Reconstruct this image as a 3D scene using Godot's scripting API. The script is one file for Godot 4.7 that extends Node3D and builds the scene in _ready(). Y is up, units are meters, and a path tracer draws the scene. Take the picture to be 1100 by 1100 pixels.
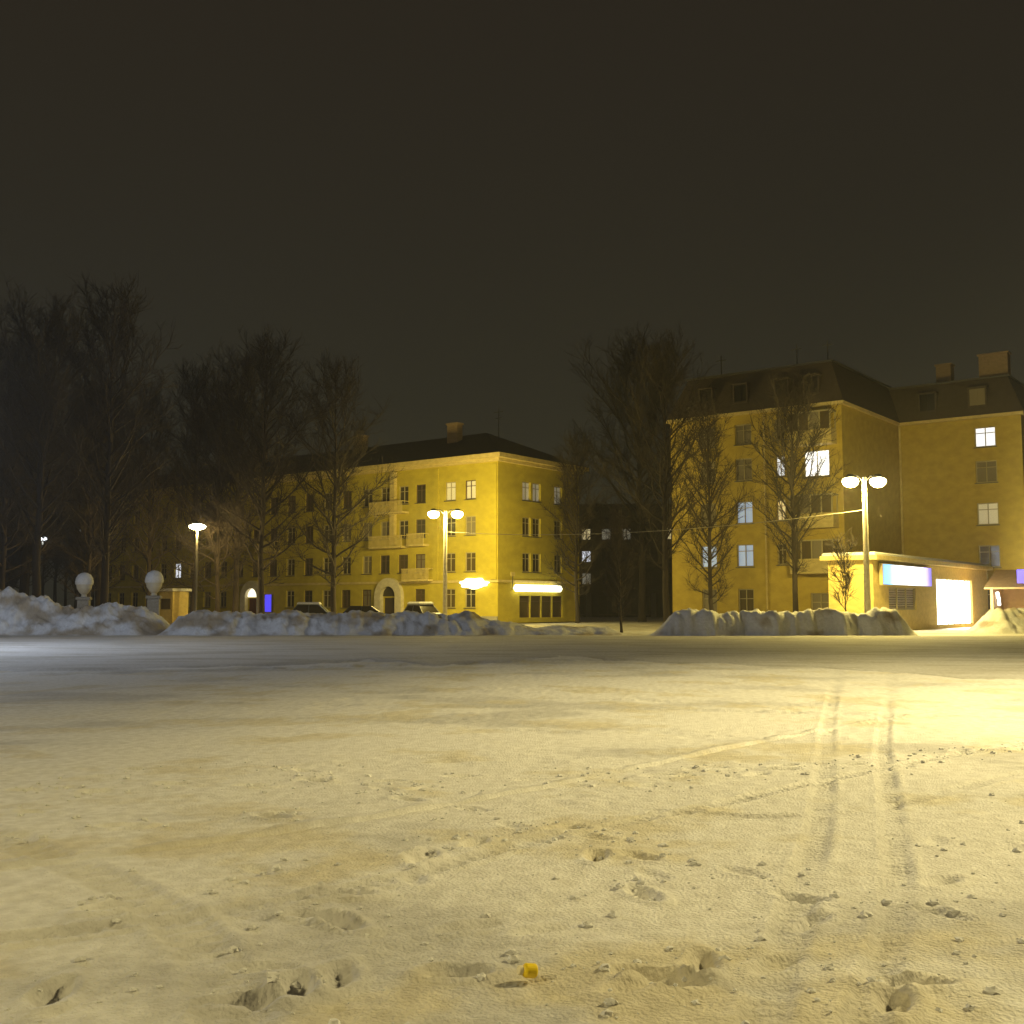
extends Node3D
# A snowy square at night under yellow street lamps: two ochre apartment buildings, bare trees, snow banks, a lit shop pavilion.

var rng := RandomNumberGenerator.new()
var M := {}
var taken := {}
var mesh_cache := {}
var print_spots := []
var field_x: PackedFloat32Array
var field_z: PackedFloat32Array
var field_h: PackedFloat32Array
const SODIUM := Color(1.0, 0.77, 0.20)
const NEAR := Color(1.0, 0.82, 0.37)
const TURN := -0.6509   # the street grid against the camera, radians

# ------------------------------------------------------------------ helpers
func numbered(called: String) -> String:
	if not taken.has(called):
		taken[called] = 0
		return called
	taken[called] += 1
	return "%s_%03d" % [called, taken[called]]

func lin(r: float, g: float, b: float) -> Color:
	return Color(r, g, b).linear_to_srgb()

func noise_tex(freq: float, size: int, a: Color, b: Color, sd: int, octaves := 4, normal := false, bump := 4.0) -> NoiseTexture2D:
	var n := FastNoiseLite.new()
	n.noise_type = FastNoiseLite.TYPE_SIMPLEX_SMOOTH
	n.frequency = freq
	n.fractal_octaves = octaves
	n.seed = sd
	var t := NoiseTexture2D.new()
	t.noise = n
	t.width = size
	t.height = size
	t.seamless = true
	if normal:
		t.as_normal_map = true
		t.bump_strength = bump
	else:
		var g := Gradient.new()
		g.offsets = PackedFloat32Array([0.15, 0.85])
		g.colors = PackedColorArray([a, b])
		t.color_ramp = g
	return t

func mat(called: String, c: Color, rough := 0.85, metal := 0.0) -> StandardMaterial3D:
	var m := StandardMaterial3D.new()
	m.resource_name = called
	m.albedo_color = c
	m.roughness = rough
	m.metallic = metal
	M[called] = m
	return m

func textured(called: String, c: Color, tex: Texture2D, scale: float, rough := 0.9, nrm: Texture2D = null, nscale := 0.6) -> StandardMaterial3D:
	var m := mat(called, c, rough)
	m.albedo_texture = tex
	m.uv1_triplanar = true
	m.uv1_world_triplanar = true
	m.uv1_scale = Vector3.ONE * scale
	if nrm:
		m.normal_enabled = true
		m.normal_texture = nrm
		m.normal_scale = nscale
	return m

func glow(called: String, c: Color, energy: float) -> StandardMaterial3D:
	var m := mat(called, c, 0.4)
	m.emission_enabled = true
	m.emission = c
	m.emission_energy_multiplier = energy
	return m

func ST() -> SurfaceTool:
	var st := SurfaceTool.new()
	st.begin(Mesh.PRIMITIVE_TRIANGLES)
	st.set_smooth_group(-1)
	return st

func quad(st: SurfaceTool, a: Vector3, b: Vector3, c: Vector3, d: Vector3) -> void:
	# a b c d counter-clockwise as seen from the front
	for v in [a, c, b, a, d, c]:
		st.add_vertex(v)

func box(st: SurfaceTool, c: Vector3, s: Vector3, t := Transform3D()) -> void:
	var h := s * 0.5
	var p := []
	for k in 8:
		p.append(t * (c + Vector3(h.x if k & 1 else -h.x, h.y if k & 2 else -h.y, h.z if k & 4 else -h.z)))
	quad(st, p[4], p[5], p[7], p[6])
	quad(st, p[1], p[0], p[2], p[3])
	quad(st, p[5], p[1], p[3], p[7])
	quad(st, p[0], p[4], p[6], p[2])
	quad(st, p[6], p[7], p[3], p[2])
	quad(st, p[0], p[1], p[5], p[4])

# a box whose upper edges are cut back by b
func bevel_box(st: SurfaceTool, c: Vector3, s: Vector3, b: float) -> void:
	var h := s * 0.5
	var lo := [Vector3(-h.x, -h.y, h.z), Vector3(h.x, -h.y, h.z), Vector3(h.x, -h.y, -h.z), Vector3(-h.x, -h.y, -h.z)]
	var mi := []
	var to := []
	for v: Vector3 in lo:
		mi.append(Vector3(v.x, h.y - b, v.z) + c)
		to.append(Vector3(v.x - signf(v.x) * b, h.y, v.z - signf(v.z) * b) + c)
	for k in 4:
		var j := (k + 1) % 4
		quad(st, lo[k] + c, lo[j] + c, mi[j], mi[k])
		quad(st, mi[k], mi[j], to[j], to[k])
	quad(st, to[0], to[1], to[2], to[3])
	quad(st, lo[3] + c, lo[2] + c, lo[1] + c, lo[0] + c)

func tube(st: SurfaceTool, pts: Array, radii: Array, sides := 8, cap := true) -> void:
	var rings := []
	var ref := Vector3(0.31, 0.12, 0.94).normalized()
	for i in pts.size():
		var d: Vector3 = (pts[mini(i + 1, pts.size() - 1)] - pts[maxi(i - 1, 0)]).normalized()
		var u := d.cross(ref)
		if u.length() < 0.05:
			u = d.cross(Vector3.RIGHT)
		u = u.normalized()
		var w := u.cross(d).normalized()
		var ring := []
		for k in sides:
			var a := TAU * k / sides
			ring.append(pts[i] + (u * cos(a) + w * sin(a)) * radii[i])
		rings.append(ring)
	for i in rings.size() - 1:
		for k in sides:
			var j := (k + 1) % sides
			quad(st, rings[i][k], rings[i + 1][k], rings[i + 1][j], rings[i][j])
	if cap:
		for e in [0, rings.size() - 1]:
			for k in range(1, sides - 1):
				var f: Array = [rings[e][0], rings[e][k], rings[e][k + 1]]
				if e == 0:
					f.reverse()
				for v in f:
					st.add_vertex(v)

func lathe(st: SurfaceTool, prof: Array, sides := 16, at := Vector3.ZERO, squash := 1.0) -> void:
	for i in prof.size() - 1:
		for k in sides:
			var a := TAU * k / sides
			var b := TAU * (k + 1) / sides
			var ca := Vector3(cos(a), 0, sin(a) * squash)
			var cb := Vector3(cos(b), 0, sin(b) * squash)
			var p: Vector2 = prof[i]
			var q: Vector2 = prof[i + 1]
			quad(st, at + cb * p.x + Vector3(0, p.y, 0), at + ca * p.x + Vector3(0, p.y, 0), at + ca * q.x + Vector3(0, q.y, 0), at + cb * q.x + Vector3(0, q.y, 0))

func done(st: SurfaceTool, smooth := false) -> ArrayMesh:
	if smooth:
		st.index()
		st.generate_normals()
		return st.commit()
	st.generate_normals()
	return st.commit()

func part(parent: Node3D, called: String, m: Mesh, material: Material, t := Transform3D()) -> MeshInstance3D:
	var o := MeshInstance3D.new()
	o.name = called
	o.mesh = m
	o.material_override = material
	parent.add_child(o, true)
	o.transform = t
	return o

func thing(called: String, label: String, category: String, at := Vector3.ZERO, turn := 0.0, group := "") -> Node3D:
	var o := Node3D.new()
	o.name = numbered(called)
	add_child(o, true)
	o.position = at
	o.rotation.y = turn
	o.set_meta("label", label)
	o.set_meta("category", category)
	if group:
		o.set_meta("group", group)
	return o

func structure(called: String, m: Mesh, material: Material, label: String, category: String) -> MeshInstance3D:
	var o := part(self, numbered(called), m, material)
	o.set_meta("kind", "structure")
	o.set_meta("label", label)
	o.set_meta("category", category)
	return o

func dup(src: Node3D, at: Vector3, turn: float, size: float, label: String) -> Node3D:
	var base := src.name.rstrip("0123456789").rstrip("_")
	var r: Node3D = src.duplicate()
	r.name = numbered(base)
	add_child(r, true)
	r.position = at
	r.rotation.y = turn
	r.scale = Vector3.ONE * size
	r.set_meta("label", label)
	return r

func omni(parent: Node3D, at: Vector3, c: Color, energy: float, size := 0.15) -> void:
	var l := OmniLight3D.new()
	l.name = "lamp_light"
	l.light_color = c.linear_to_srgb()
	l.light_energy = energy
	l.light_size = size
	l.omni_range = 160.0
	l.omni_attenuation = 2.0
	l.shadow_enabled = true
	parent.add_child(l, true)
	l.position = at

func area(parent: Node3D, t: Transform3D, size: Vector2, c: Color, energy: float) -> void:
	var l := AreaLight3D.new()
	l.name = "panel_light"
	l.light_color = c.linear_to_srgb()
	l.light_energy = energy
	l.area_size = size
	l.area_range = 120.0
	l.area_attenuation = 2.0
	l.shadow_enabled = true
	parent.add_child(l, true)
	l.transform = t

# ------------------------------------------------------------------ materials
func make_materials() -> void:
	var fine := noise_tex(0.02, 512, lin(0.80, 0.79, 0.77), lin(1, 1, 1), 3, 5)
	var coarse := noise_tex(0.008, 512, lin(0.62, 0.58, 0.52), lin(1, 1, 1), 9, 6)
	var bumps := noise_tex(0.035, 512, Color.BLACK, Color.WHITE, 5, 5, true, 6.0)
	var grain := noise_tex(0.05, 1024, Color.BLACK, Color.WHITE, 6, 6, true, 8.0)
	var snow := textured("snow", Color.WHITE, fine, 0.62, 0.8, grain, 0.75)
	snow.vertex_color_use_as_albedo = true
	var far := textured("far_snow", lin(0.72, 0.71, 0.69), coarse, 0.12, 0.8, bumps, 0.5)
	far.roughness = 0.85
	var bank := textured("bank_snow", Color.WHITE, fine, 0.4, 0.8, bumps, 0.9)
	bank.vertex_color_use_as_albedo = true
	textured("cap_snow", lin(0.78, 0.78, 0.79), fine, 0.9, 0.8, bumps, 0.4)
	var plaster := noise_tex(0.012, 512, lin(0.78, 0.75, 0.70), lin(1, 1, 1), 21, 6)
	var plaster_n := noise_tex(0.06, 512, Color.BLACK, Color.WHITE, 22, 4, true, 3.0)
	textured("ochre_wall", lin(0.56, 0.47, 0.05), plaster, 0.16, 0.9, plaster_n, 0.4)
	textured("ochre_wall_tall", lin(0.52, 0.40, 0.07), plaster, 0.19, 0.9, plaster_n, 0.4)
	textured("cream_trim", lin(0.66, 0.55, 0.24), plaster, 0.3, 0.9)
	textured("white_trim", lin(0.68, 0.64, 0.52), plaster, 0.3, 0.9)
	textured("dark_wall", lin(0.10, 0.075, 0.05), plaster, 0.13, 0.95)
	textured("roof_metal", lin(0.045, 0.036, 0.028), plaster, 0.2, 0.7)
	textured("mansard", lin(0.075, 0.058, 0.042), plaster, 0.3, 0.75)
	textured("chimney", lin(0.30, 0.22, 0.14), plaster, 0.5, 0.95)
	textured("pavilion_wall", lin(0.66, 0.52, 0.18), plaster, 0.35, 0.85, plaster_n, 0.3)
	textured("tan_wall", lin(0.42, 0.28, 0.13), plaster, 0.35, 0.9)
	textured("concrete", lin(0.42, 0.39, 0.33), plaster, 0.6, 0.9, plaster_n, 0.5)
	textured("stone_grey", lin(0.34, 0.33, 0.31), plaster, 0.8, 0.9)
	textured("bark", lin(0.05, 0.038, 0.026), plaster, 1.3, 0.95, bumps, 1.2)
	mat("twig", lin(0.042, 0.032, 0.022), 0.95)
	mat("frame_white", lin(0.40, 0.35, 0.20), 0.7)
	mat("frame_brown", lin(0.10, 0.06, 0.035), 0.7)
	mat("glass_dark", lin(0.05, 0.042, 0.025), 0.12)
	mat("glass_brown", lin(0.10, 0.075, 0.03), 0.15)
	mat("curtain_dim", lin(0.22, 0.19, 0.13), 0.8)
	mat("door_red", lin(0.13, 0.025, 0.015), 0.6)
	mat("door_dark", lin(0.045, 0.03, 0.018), 0.7)
	mat("attic_glass", lin(0.012, 0.010, 0.008), 0.3)
	mat("steel", lin(0.12, 0.115, 0.10), 0.5, 0.6)
	mat("black_rubber", lin(0.02, 0.02, 0.02), 0.9)
	mat("blind", lin(0.36, 0.32, 0.27), 0.8)
	mat("wire", lin(0.30, 0.27, 0.2), 0.6)
	glow("lit_white", lin(0.86, 0.90, 1.0), 1.0)
	glow("lit_bright", lin(0.95, 0.95, 0.92), 2.2)
	glow("lit_blue", lin(0.42, 0.55, 0.82), 0.42)
	glow("lit_warm", lin(0.95, 0.78, 0.40), 0.55)
	glow("lit_dim", lin(0.75, 0.72, 0.58), 0.16)
	glow("lamp_sodium", lin(1.0, 0.86, 0.42), 26.0)
	glow("lamp_pale", lin(1.0, 0.92, 0.66), 12.0)
	glow("lamp_cold", lin(0.9, 0.95, 1.0), 7.0)
	glow("sign_white", lin(1.0, 0.96, 0.62), 3.2)
	glow("sign_blue", lin(0.09, 0.07, 1.0), 0.95)
	glow("shop_front", lin(1.0, 0.97, 0.80), 6.0)
	glow("fanlight", lin(1.0, 0.93, 0.68), 1.6)

# ------------------------------------------------------------------ snow field
func axis_lines(a: float, b: float, d0: float, d1: float, step: float, growth: float) -> PackedFloat32Array:
	# lines from a to b (a < b), evenly close between d0 and d1, wider and wider outside
	var left := []
	var v := d0
	var s := step
	while v > a:
		s *= growth
		v -= s
		left.append(maxf(v, a))
	left.reverse()
	var out := PackedFloat32Array(left)
	v = d0
	while v < d1:
		out.append(v)
		v += step
	s = step
	while v < b:
		out.append(v)
		s *= growth
		v += s
	out.append(b)
	return out

func make_snow_field() -> void:
	var xs := axis_lines(-75, 75, -5.5, 5.5, 0.034, 1.06)
	var zs := axis_lines(-70, 9, -12.5, -3.6, 0.034, 1.03)
	var nx := xs.size()
	var nz := zs.size()
	var n1 := FastNoiseLite.new(); n1.seed = 4; n1.frequency = 0.16
	var n2 := FastNoiseLite.new(); n2.seed = 7; n2.frequency = 1.1; n2.fractal_octaves = 4
	var n3 := FastNoiseLite.new(); n3.seed = 11; n3.frequency = 0.30; n3.fractal_octaves = 5
	var n4 := FastNoiseLite.new(); n4.seed = 15; n4.frequency = 2.2; n4.fractal_octaves = 3
	var H := PackedFloat32Array(); H.resize(nx * nz)
	var P := PackedFloat32Array(); P.resize(nx * nz)   # how packed by wheels
	for j in nz:
		for i in nx:
			var x := xs[i]
			var z := zs[j]
			var rough := clampf(0.5 + 1.2 * n3.get_noise_2d(x, z), 0.15, 1.2)
			H[j * nx + i] = 0.028 * n1.get_noise_2d(x, z) + 0.022 * rough * n2.get_noise_2d(x, z) + 0.010 * rough * n4.get_noise_2d(x, z) + 0.007 * rough * n4.get_noise_2d(x * 3.1, z * 3.1)
	# wheel and sledge tracks: [points, half width, depth, tread]
	var tracks := [
		[[Vector2(-5.5, -5.6), Vector2(-3.13, -6.88), Vector2(-1.3, -8.23), Vector2(0, -9.55), Vector2(1.65, -11.66), Vector2(5.0, -15.5), Vector2(14, -24)], 0.06, -0.03, 0.0],
		[[Vector2(-3.6, -4.8), Vector2(-1.47, -5.93), Vector2(-0.65, -6.58), Vector2(0, -7.51), Vector2(1.57, -8.98), Vector2(5.4, -12.6), Vector2(14, -19)], 0.08, 0.03, 0.7],
		[[Vector2(0.6, -3.4), Vector2(1.03, -4.56), Vector2(1.84, -6.93), Vector2(2.56, -9.19), Vector2(4.96, -17.42), Vector2(9.6, -32)], 0.09, 0.022, 0.4],
		[[Vector2(0.9, -3.4), Vector2(1.9, -5.57), Vector2(2.38, -6.93), Vector2(3.25, -9.64), Vector2(4.53, -13.72), Vector2(10.8, -31)], 0.08, 0.024, 0.4],
		[[Vector2(1.09, -8.78), Vector2(2.37, -8.4), Vector2(3.52, -9.41), Vector2(4.91, -10.7), Vector2(9.5, -14.5)], 0.09, 0.02, 0.4],
		[[Vector2(-6.0, -10.2), Vector2(-2.8, -7.05), Vector2(-2.07, -6.27), Vector2(-1.47, -5.42), Vector2(-1.0, -4.3), Vector2(-0.8, -3)], 0.14, 0.026, 0.5],
		[[Vector2(-9.4, -11.2), Vector2(-4.4, -6.95), Vector2(-3.2, -5.6), Vector2(-2.3, -4.0)], 0.13, 0.018, 0.5],
		[[Vector2(-40, -23.0), Vector2(-11.47, -24.8), Vector2(-3.82, -29.5), Vector2(5.25, -34), Vector2(30, -37)], 0.3, 0.05, 0.0],
		[[Vector2(-40, -26.0), Vector2(-11.47, -27.6), Vector2(-3.82, -32.0), Vector2(5.25, -37), Vector2(30, -40)], 0.3, 0.05, 0.0],
		[[Vector2(30, -12), Vector2(9, -15.5), Vector2(-1, -18.0), Vector2(-14, -18.5)], 0.12, 0.02, 0.3],
		[[Vector2(30, -13.6), Vector2(9, -17.1), Vector2(-1, -19.6), Vector2(-14, -20)], 0.12, 0.02, 0.3],
	]
	for tr: Array in tracks:
		var pts: Array = tr[0]
		var hw: float = tr[1]
		# round the corners
		for it in 3:
			var q := [pts[0]]
			for k in pts.size() - 1:
				q.append(pts[k].lerp(pts[k + 1], 0.25))
				q.append(pts[k].lerp(pts[k + 1], 0.75))
			q.append(pts[-1])
			pts = q
		var run := 0.0
		for k in pts.size() - 1:
			var a: Vector2 = pts[k]
			var b: Vector2 = pts[k + 1]
			var ab := b - a
			var L := ab.length()
			var reach := hw * 2.2
			var i0 := xs.bsearch(minf(a.x, b.x) - reach)
			var i1 := xs.bsearch(maxf(a.x, b.x) + reach)
			var j0 := zs.bsearch(minf(a.y, b.y) - reach)
			var j1 := zs.bsearch(maxf(a.y, b.y) + reach)
			for j in range(j0, mini(j1 + 1, nz)):
				for i in range(i0, mini(i1 + 1, nx)):
					var v := Vector2(xs[i], zs[j])
					var t := (v - a).dot(ab) / (L * L)
					if t < 0.0 or t >= 1.0:
						continue
					var d := (v - a - ab * t).length() / hw
					if d > 2.2:
						continue
					var broken := clampf(0.75 + 1.1 * n3.get_noise_2d(v.x * 3.0, v.y * 3.0), 0.0, 1.2)
					var cut: float = tr[2] * (smoothstep(1.15, 0.75, d) - 0.45 * smoothstep(0.35, 0.0, absf(d - 1.35)))
					if tr[3] > 0.0 and d < 1.0:
						var s := run + t * L
						cut *= 1.0 - tr[3] * (0.5 + 0.5 * signf(sin(s * TAU / 0.11 + d * 1.6)))
					H[j * nx + i] -= cut * broken
					if d < 1.2:
						P[j * nx + i] = maxf(P[j * nx + i], broken)
			run += L
	# boot prints and kicked-up crumbs
	rng.seed = 77
	var prints := []
	for c in [Vector2(-0.61, -7.13), Vector2(-0.55, -7.2), Vector2(-2.83, -8.13), Vector2(-1.83, -8.48), Vector2(-1.01, -5.81), Vector2(-0.93, -6.27), Vector2(-0.86, -5.7), Vector2(-0.24, -4.95), Vector2(-0.9, -4.77), Vector2(-1.03, -4.66), Vector2(-0.75, -4.9),
			Vector2(0.61, -4.95), Vector2(0.70, -4.85), Vector2(0.54, -7.18), Vector2(0.73, -6.27), Vector2(-2.12, -5.99), Vector2(0.4, -8.06), Vector2(-0.25, -7.59), Vector2(0.86, -5.1), Vector2(1.55, -4.6), Vector2(1.7, -4.8), Vector2(-1.9, -4.7)]:
		prints.append([c, rng.randf() * TAU, 1.0])
	for trail in [[Vector2(-2.6, -4.4), Vector2(0.35, 0.52)], [Vector2(3.4, -4.2), Vector2(-0.42, -0.5)], [Vector2(-0.4, -3.9), Vector2(0.5, -0.42)], [Vector2(-4.2, -9.6), Vector2(0.62, -0.12)], [Vector2(0.6, -9.8), Vector2(0.55, -0.3)]]:
		var dv: Vector2 = trail[1]
		for k in 14:
			var side := Vector2(-dv.y, dv.x).normalized() * (0.11 if k % 2 else -0.11)
			var c: Vector2 = trail[0] + dv * k * Vector2(1, 1 if trail[0].x < 3 else 1) + side + Vector2(rng.randf_range(-0.06, 0.06), rng.randf_range(-0.06, 0.06))
			prints.append([c, atan2(dv.y, dv.x) + rng.randf_range(-0.25, 0.25), rng.randf_range(0.25, 0.75)])
	for k in 30:
		prints.append([Vector2(rng.randf_range(-5, 5), rng.randf_range(-11, -3.8)), rng.randf() * TAU, rng.randf_range(0.15, 0.6)])
	for p: Array in prints:
		var c: Vector2 = p[0]
		var ca := cos(p[1])
		var sa := sin(p[1])
		var i0 := xs.bsearch(c.x - 0.4)
		var j0 := zs.bsearch(c.y - 0.4)
		for j in range(j0, nz):
			if zs[j] > c.y + 0.4:
				break
			for i in range(i0, nx):
				if xs[i] > c.x + 0.4:
					break
				var dx := xs[i] - c.x
				var dz := zs[j] - c.y
				var u := (dx * ca + dz * sa) / 0.15
				var w := (-dx * sa + dz * ca) / 0.065
				var d := sqrt(u * u + w * w) + 0.25 * n4.get_noise_2d(xs[i] * 3.0, zs[j] * 3.0)
				H[j * nx + i] += p[2] * (-0.048 * smoothstep(1.2, 0.5, d) + 0.018 * smoothstep(0.6, 0.0, absf(d - 1.45)))
	field_x = xs
	field_z = zs
	field_h = H
	for p in prints:
		if p[2] > 0.2:
			print_spots.append(Vector3(p[0].x, H[zs.bsearch(p[0].y) * nx + xs.bsearch(p[0].x)], p[0].y))
	var V := PackedVector3Array(); V.resize(nx * nz)
	var N := PackedVector3Array(); N.resize(nx * nz)
	var C := PackedColorArray(); C.resize(nx * nz)
	var clean := Color(0.80, 0.79, 0.78)
	var sandy := Color(0.66, 0.60, 0.45)
	var grey := Color(0.52, 0.51, 0.51)
	var d1 := FastNoiseLite.new(); d1.seed = 31; d1.frequency = 0.42; d1.fractal_octaves = 6; d1.fractal_gain = 0.62
	var d2 := FastNoiseLite.new(); d2.seed = 37; d2.frequency = 0.24; d2.fractal_octaves = 6; d2.fractal_gain = 0.62
	for j in nz:
		var jm := maxi(j - 1, 0)
		var jp := mini(j + 1, nz - 1)
		for i in nx:
			var im := maxi(i - 1, 0)
			var ip := mini(i + 1, nx - 1)
			var k := j * nx + i
			V[k] = Vector3(xs[i], H[k], zs[j])
			N[k] = Vector3(-(H[j * nx + ip] - H[j * nx + im]) / (xs[ip] - xs[im]), 1, -(H[jp * nx + i] - H[jm * nx + i]) / (zs[jp] - zs[jm])).normalized()
			var s := smoothstep(0.02, 0.42, d1.get_noise_2d(xs[i], zs[j]))
			var g := smoothstep(0.0, 0.45, d2.get_noise_2d(xs[i] * 0.6, zs[j]))
			C[k] = clean.lerp(grey, g * 0.8).lerp(sandy, s * 0.75).lerp(grey, P[k] * 0.35)
	var I := PackedInt32Array(); I.resize((nx - 1) * (nz - 1) * 6)
	var at := 0
	for j in nz - 1:
		for i in nx - 1:
			var k := j * nx + i
			I[at] = k; I[at + 1] = k + 1; I[at + 2] = k + nx
			I[at + 3] = k + 1; I[at + 4] = k + nx + 1; I[at + 5] = k + nx
			at += 6
	structure("snow_field", arrays(V, N, C, I), M.snow, "open snow covered square with wheel tracks and boot prints", "snow")

func arrays(V: PackedVector3Array, N: PackedVector3Array, C: PackedColorArray, I: PackedInt32Array) -> ArrayMesh:
	var a := []
	a.resize(Mesh.ARRAY_MAX)
	a[Mesh.ARRAY_VERTEX] = V
	a[Mesh.ARRAY_NORMAL] = N
	if C.size():
		a[Mesh.ARRAY_COLOR] = C
	a[Mesh.ARRAY_INDEX] = I
	var m := ArrayMesh.new()
	m.add_surface_from_arrays(Mesh.PRIMITIVE_TRIANGLES, a)
	return m

# crumbs kicked up round the boot prints: angular lumps, too many to count
func make_crumbs() -> void:
	rng.seed = 91
	var st := ST()
	var sp := SphereMesh.new()
	sp.radius = 1.0
	sp.height = 2.0
	sp.radial_segments = 7
	sp.rings = 4
	var a := sp.get_mesh_arrays()
	var v: PackedVector3Array = a[Mesh.ARRAY_VERTEX]
	var moved := {}
	for k: int in a[Mesh.ARRAY_INDEX]:
		var key := v[k].snapped(Vector3.ONE * 0.01)
		if not moved.has(key):
			moved[key] = v[k] * rng.randf_range(0.62, 1.25)
		st.add_vertex(moved[key])
	var mm := MultiMesh.new()
	mm.transform_format = MultiMesh.TRANSFORM_3D
	mm.mesh = done(st)
	mm.instance_count = 1400
	for k in 1400:
		var c: Vector3 = print_spots[rng.randi() % print_spots.size()]
		var sz := 0.006 + 0.030 * pow(rng.randf(), 3.0)
		c += Vector3(rng.randfn(0, 0.26), 0, rng.randfn(0, 0.22))
		c.y = field_h[field_z.bsearch(c.z) * field_x.size() + field_x.bsearch(c.x)] + sz * 0.15
		var bs := Basis.from_euler(Vector3(rng.randf() * TAU, rng.randf() * TAU, rng.randf() * TAU)).scaled(Vector3(1.0, 0.65, 1.0) * sz)
		mm.set_instance_transform(k, Transform3D(bs, c))
	var mi := MultiMeshInstance3D.new()
	mi.name = "snow_crumbs"
	mi.multimesh = mm
	mi.material_override = M.cap_snow
	add_child(mi, true)
	mi.set_meta("kind", "stuff")
	mi.set_meta("label", "small crumbs of snow scattered round the boot prints")
	mi.set_meta("category", "snow crumbs")

# darker strip of snow: shade painted into the colour across the far square
func make_shade_band() -> void:
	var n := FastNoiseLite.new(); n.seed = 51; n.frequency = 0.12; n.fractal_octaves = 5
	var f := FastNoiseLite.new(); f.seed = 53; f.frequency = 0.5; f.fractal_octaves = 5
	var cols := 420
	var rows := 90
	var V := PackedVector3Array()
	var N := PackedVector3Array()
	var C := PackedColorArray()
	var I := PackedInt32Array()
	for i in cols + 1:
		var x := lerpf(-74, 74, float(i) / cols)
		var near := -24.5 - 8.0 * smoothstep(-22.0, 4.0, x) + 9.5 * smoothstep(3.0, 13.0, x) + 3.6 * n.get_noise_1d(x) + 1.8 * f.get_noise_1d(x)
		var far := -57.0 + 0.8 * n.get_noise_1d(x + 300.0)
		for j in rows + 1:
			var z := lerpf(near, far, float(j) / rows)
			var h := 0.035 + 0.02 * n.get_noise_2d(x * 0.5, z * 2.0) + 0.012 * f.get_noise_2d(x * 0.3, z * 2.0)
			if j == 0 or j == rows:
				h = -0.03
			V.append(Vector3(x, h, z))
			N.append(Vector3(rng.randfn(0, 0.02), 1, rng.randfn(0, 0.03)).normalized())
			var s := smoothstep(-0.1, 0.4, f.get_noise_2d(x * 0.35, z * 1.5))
			C.append(Color(0.60, 0.59, 0.59).lerp(Color(0.46, 0.44, 0.41), s))  # darker tone stands in for the shaded band; the mottling is random
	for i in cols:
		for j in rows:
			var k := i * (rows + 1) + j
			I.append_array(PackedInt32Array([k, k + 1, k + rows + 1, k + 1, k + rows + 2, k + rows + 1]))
	structure("shade_band", arrays(V, N, C, I), M.snow, "strip of snow coloured darker as painted shade across the far side of the square", "shade_band")

# ------------------------------------------------------------------ snow banks
func snow_bank(label: String, x0: float, x1: float, z0: float, slant: float, width: float, height: Callable, sd: int, dirt: float, steep := 0.45) -> void:
	var n := FastNoiseLite.new(); n.seed = sd; n.frequency = 0.35; n.fractal_octaves = 3
	var cell := FastNoiseLite.new(); cell.seed = sd + 1; cell.noise_type = FastNoiseLite.TYPE_CELLULAR; cell.frequency = 0.75; cell.fractal_type = FastNoiseLite.FRACTAL_NONE
	cell.cellular_return_type = FastNoiseLite.RETURN_DISTANCE
	var cell2 := FastNoiseLite.new(); cell2.seed = sd + 5; cell2.noise_type = FastNoiseLite.TYPE_CELLULAR; cell2.frequency = 2.1; cell2.fractal_type = FastNoiseLite.FRACTAL_NONE
	cell2.cellular_return_type = FastNoiseLite.RETURN_DISTANCE
	var dn := FastNoiseLite.new(); dn.seed = sd + 2; dn.frequency = 0.5; dn.fractal_octaves = 5
	var step := 0.09
	var cols := int((x1 - x0) / step)
	var rows := int(width / step)
	var V := PackedVector3Array()
	var C := PackedColorArray()
	var I := PackedInt32Array()
	for i in cols + 1:
		var x := x0 + step * i
		var edge := smoothstep(0.0, 1.6, minf(x - x0, x1 - x))
		var hh: float = height.call(x)
		for j in rows + 1:
			var w := float(j) / rows
			var z := z0 + slant * (x - x0) - width * w + 0.45 * n.get_noise_1d(x * 1.3)
			var prof := pow(smoothstep(0.0, steep, w), 0.8) * smoothstep(1.0, steep + 0.05, w)
			var chunk := 0.34 - 0.55 * (cell.get_noise_2d(x, z) + 1.0)
			var small := 0.16 - 0.26 * (cell2.get_noise_2d(x, z) + 1.0) + 0.12 * n.get_noise_2d(x * 6.0, z * 6.0)
			var y := hh * prof * edge * (1.0 + 0.28 * n.get_noise_2d(x, z)) + (chunk * 0.45 + small) * minf(1.0, 4.0 * prof) * edge * minf(1.0, hh * 0.6) - 0.06
			V.append(Vector3(x, y, z))
			var s := smoothstep(-0.05, 0.4, dn.get_noise_3d(x * 0.9, y * 1.6, z * 0.5) + dirt)
			C.append(Color(0.80, 0.80, 0.82).lerp(Color(0.40, 0.31, 0.19), s * 0.85))
	for i in cols:
		for j in rows:
			var k := i * (rows + 1) + j
			I.append_array(PackedInt32Array([k, k + 1, k + rows + 1, k + 1, k + rows + 2, k + rows + 1]))
	var st := SurfaceTool.new()
	st.begin(Mesh.PRIMITIVE_TRIANGLES)
	for k in V.size():
		st.set_color(C[k])
		st.add_vertex(V[k])
	for k in I:
		st.add_index(k)
	st.generate_normals()
	structure("snow_bank", st.commit(), M.bank_snow, label, "snow bank")

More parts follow.
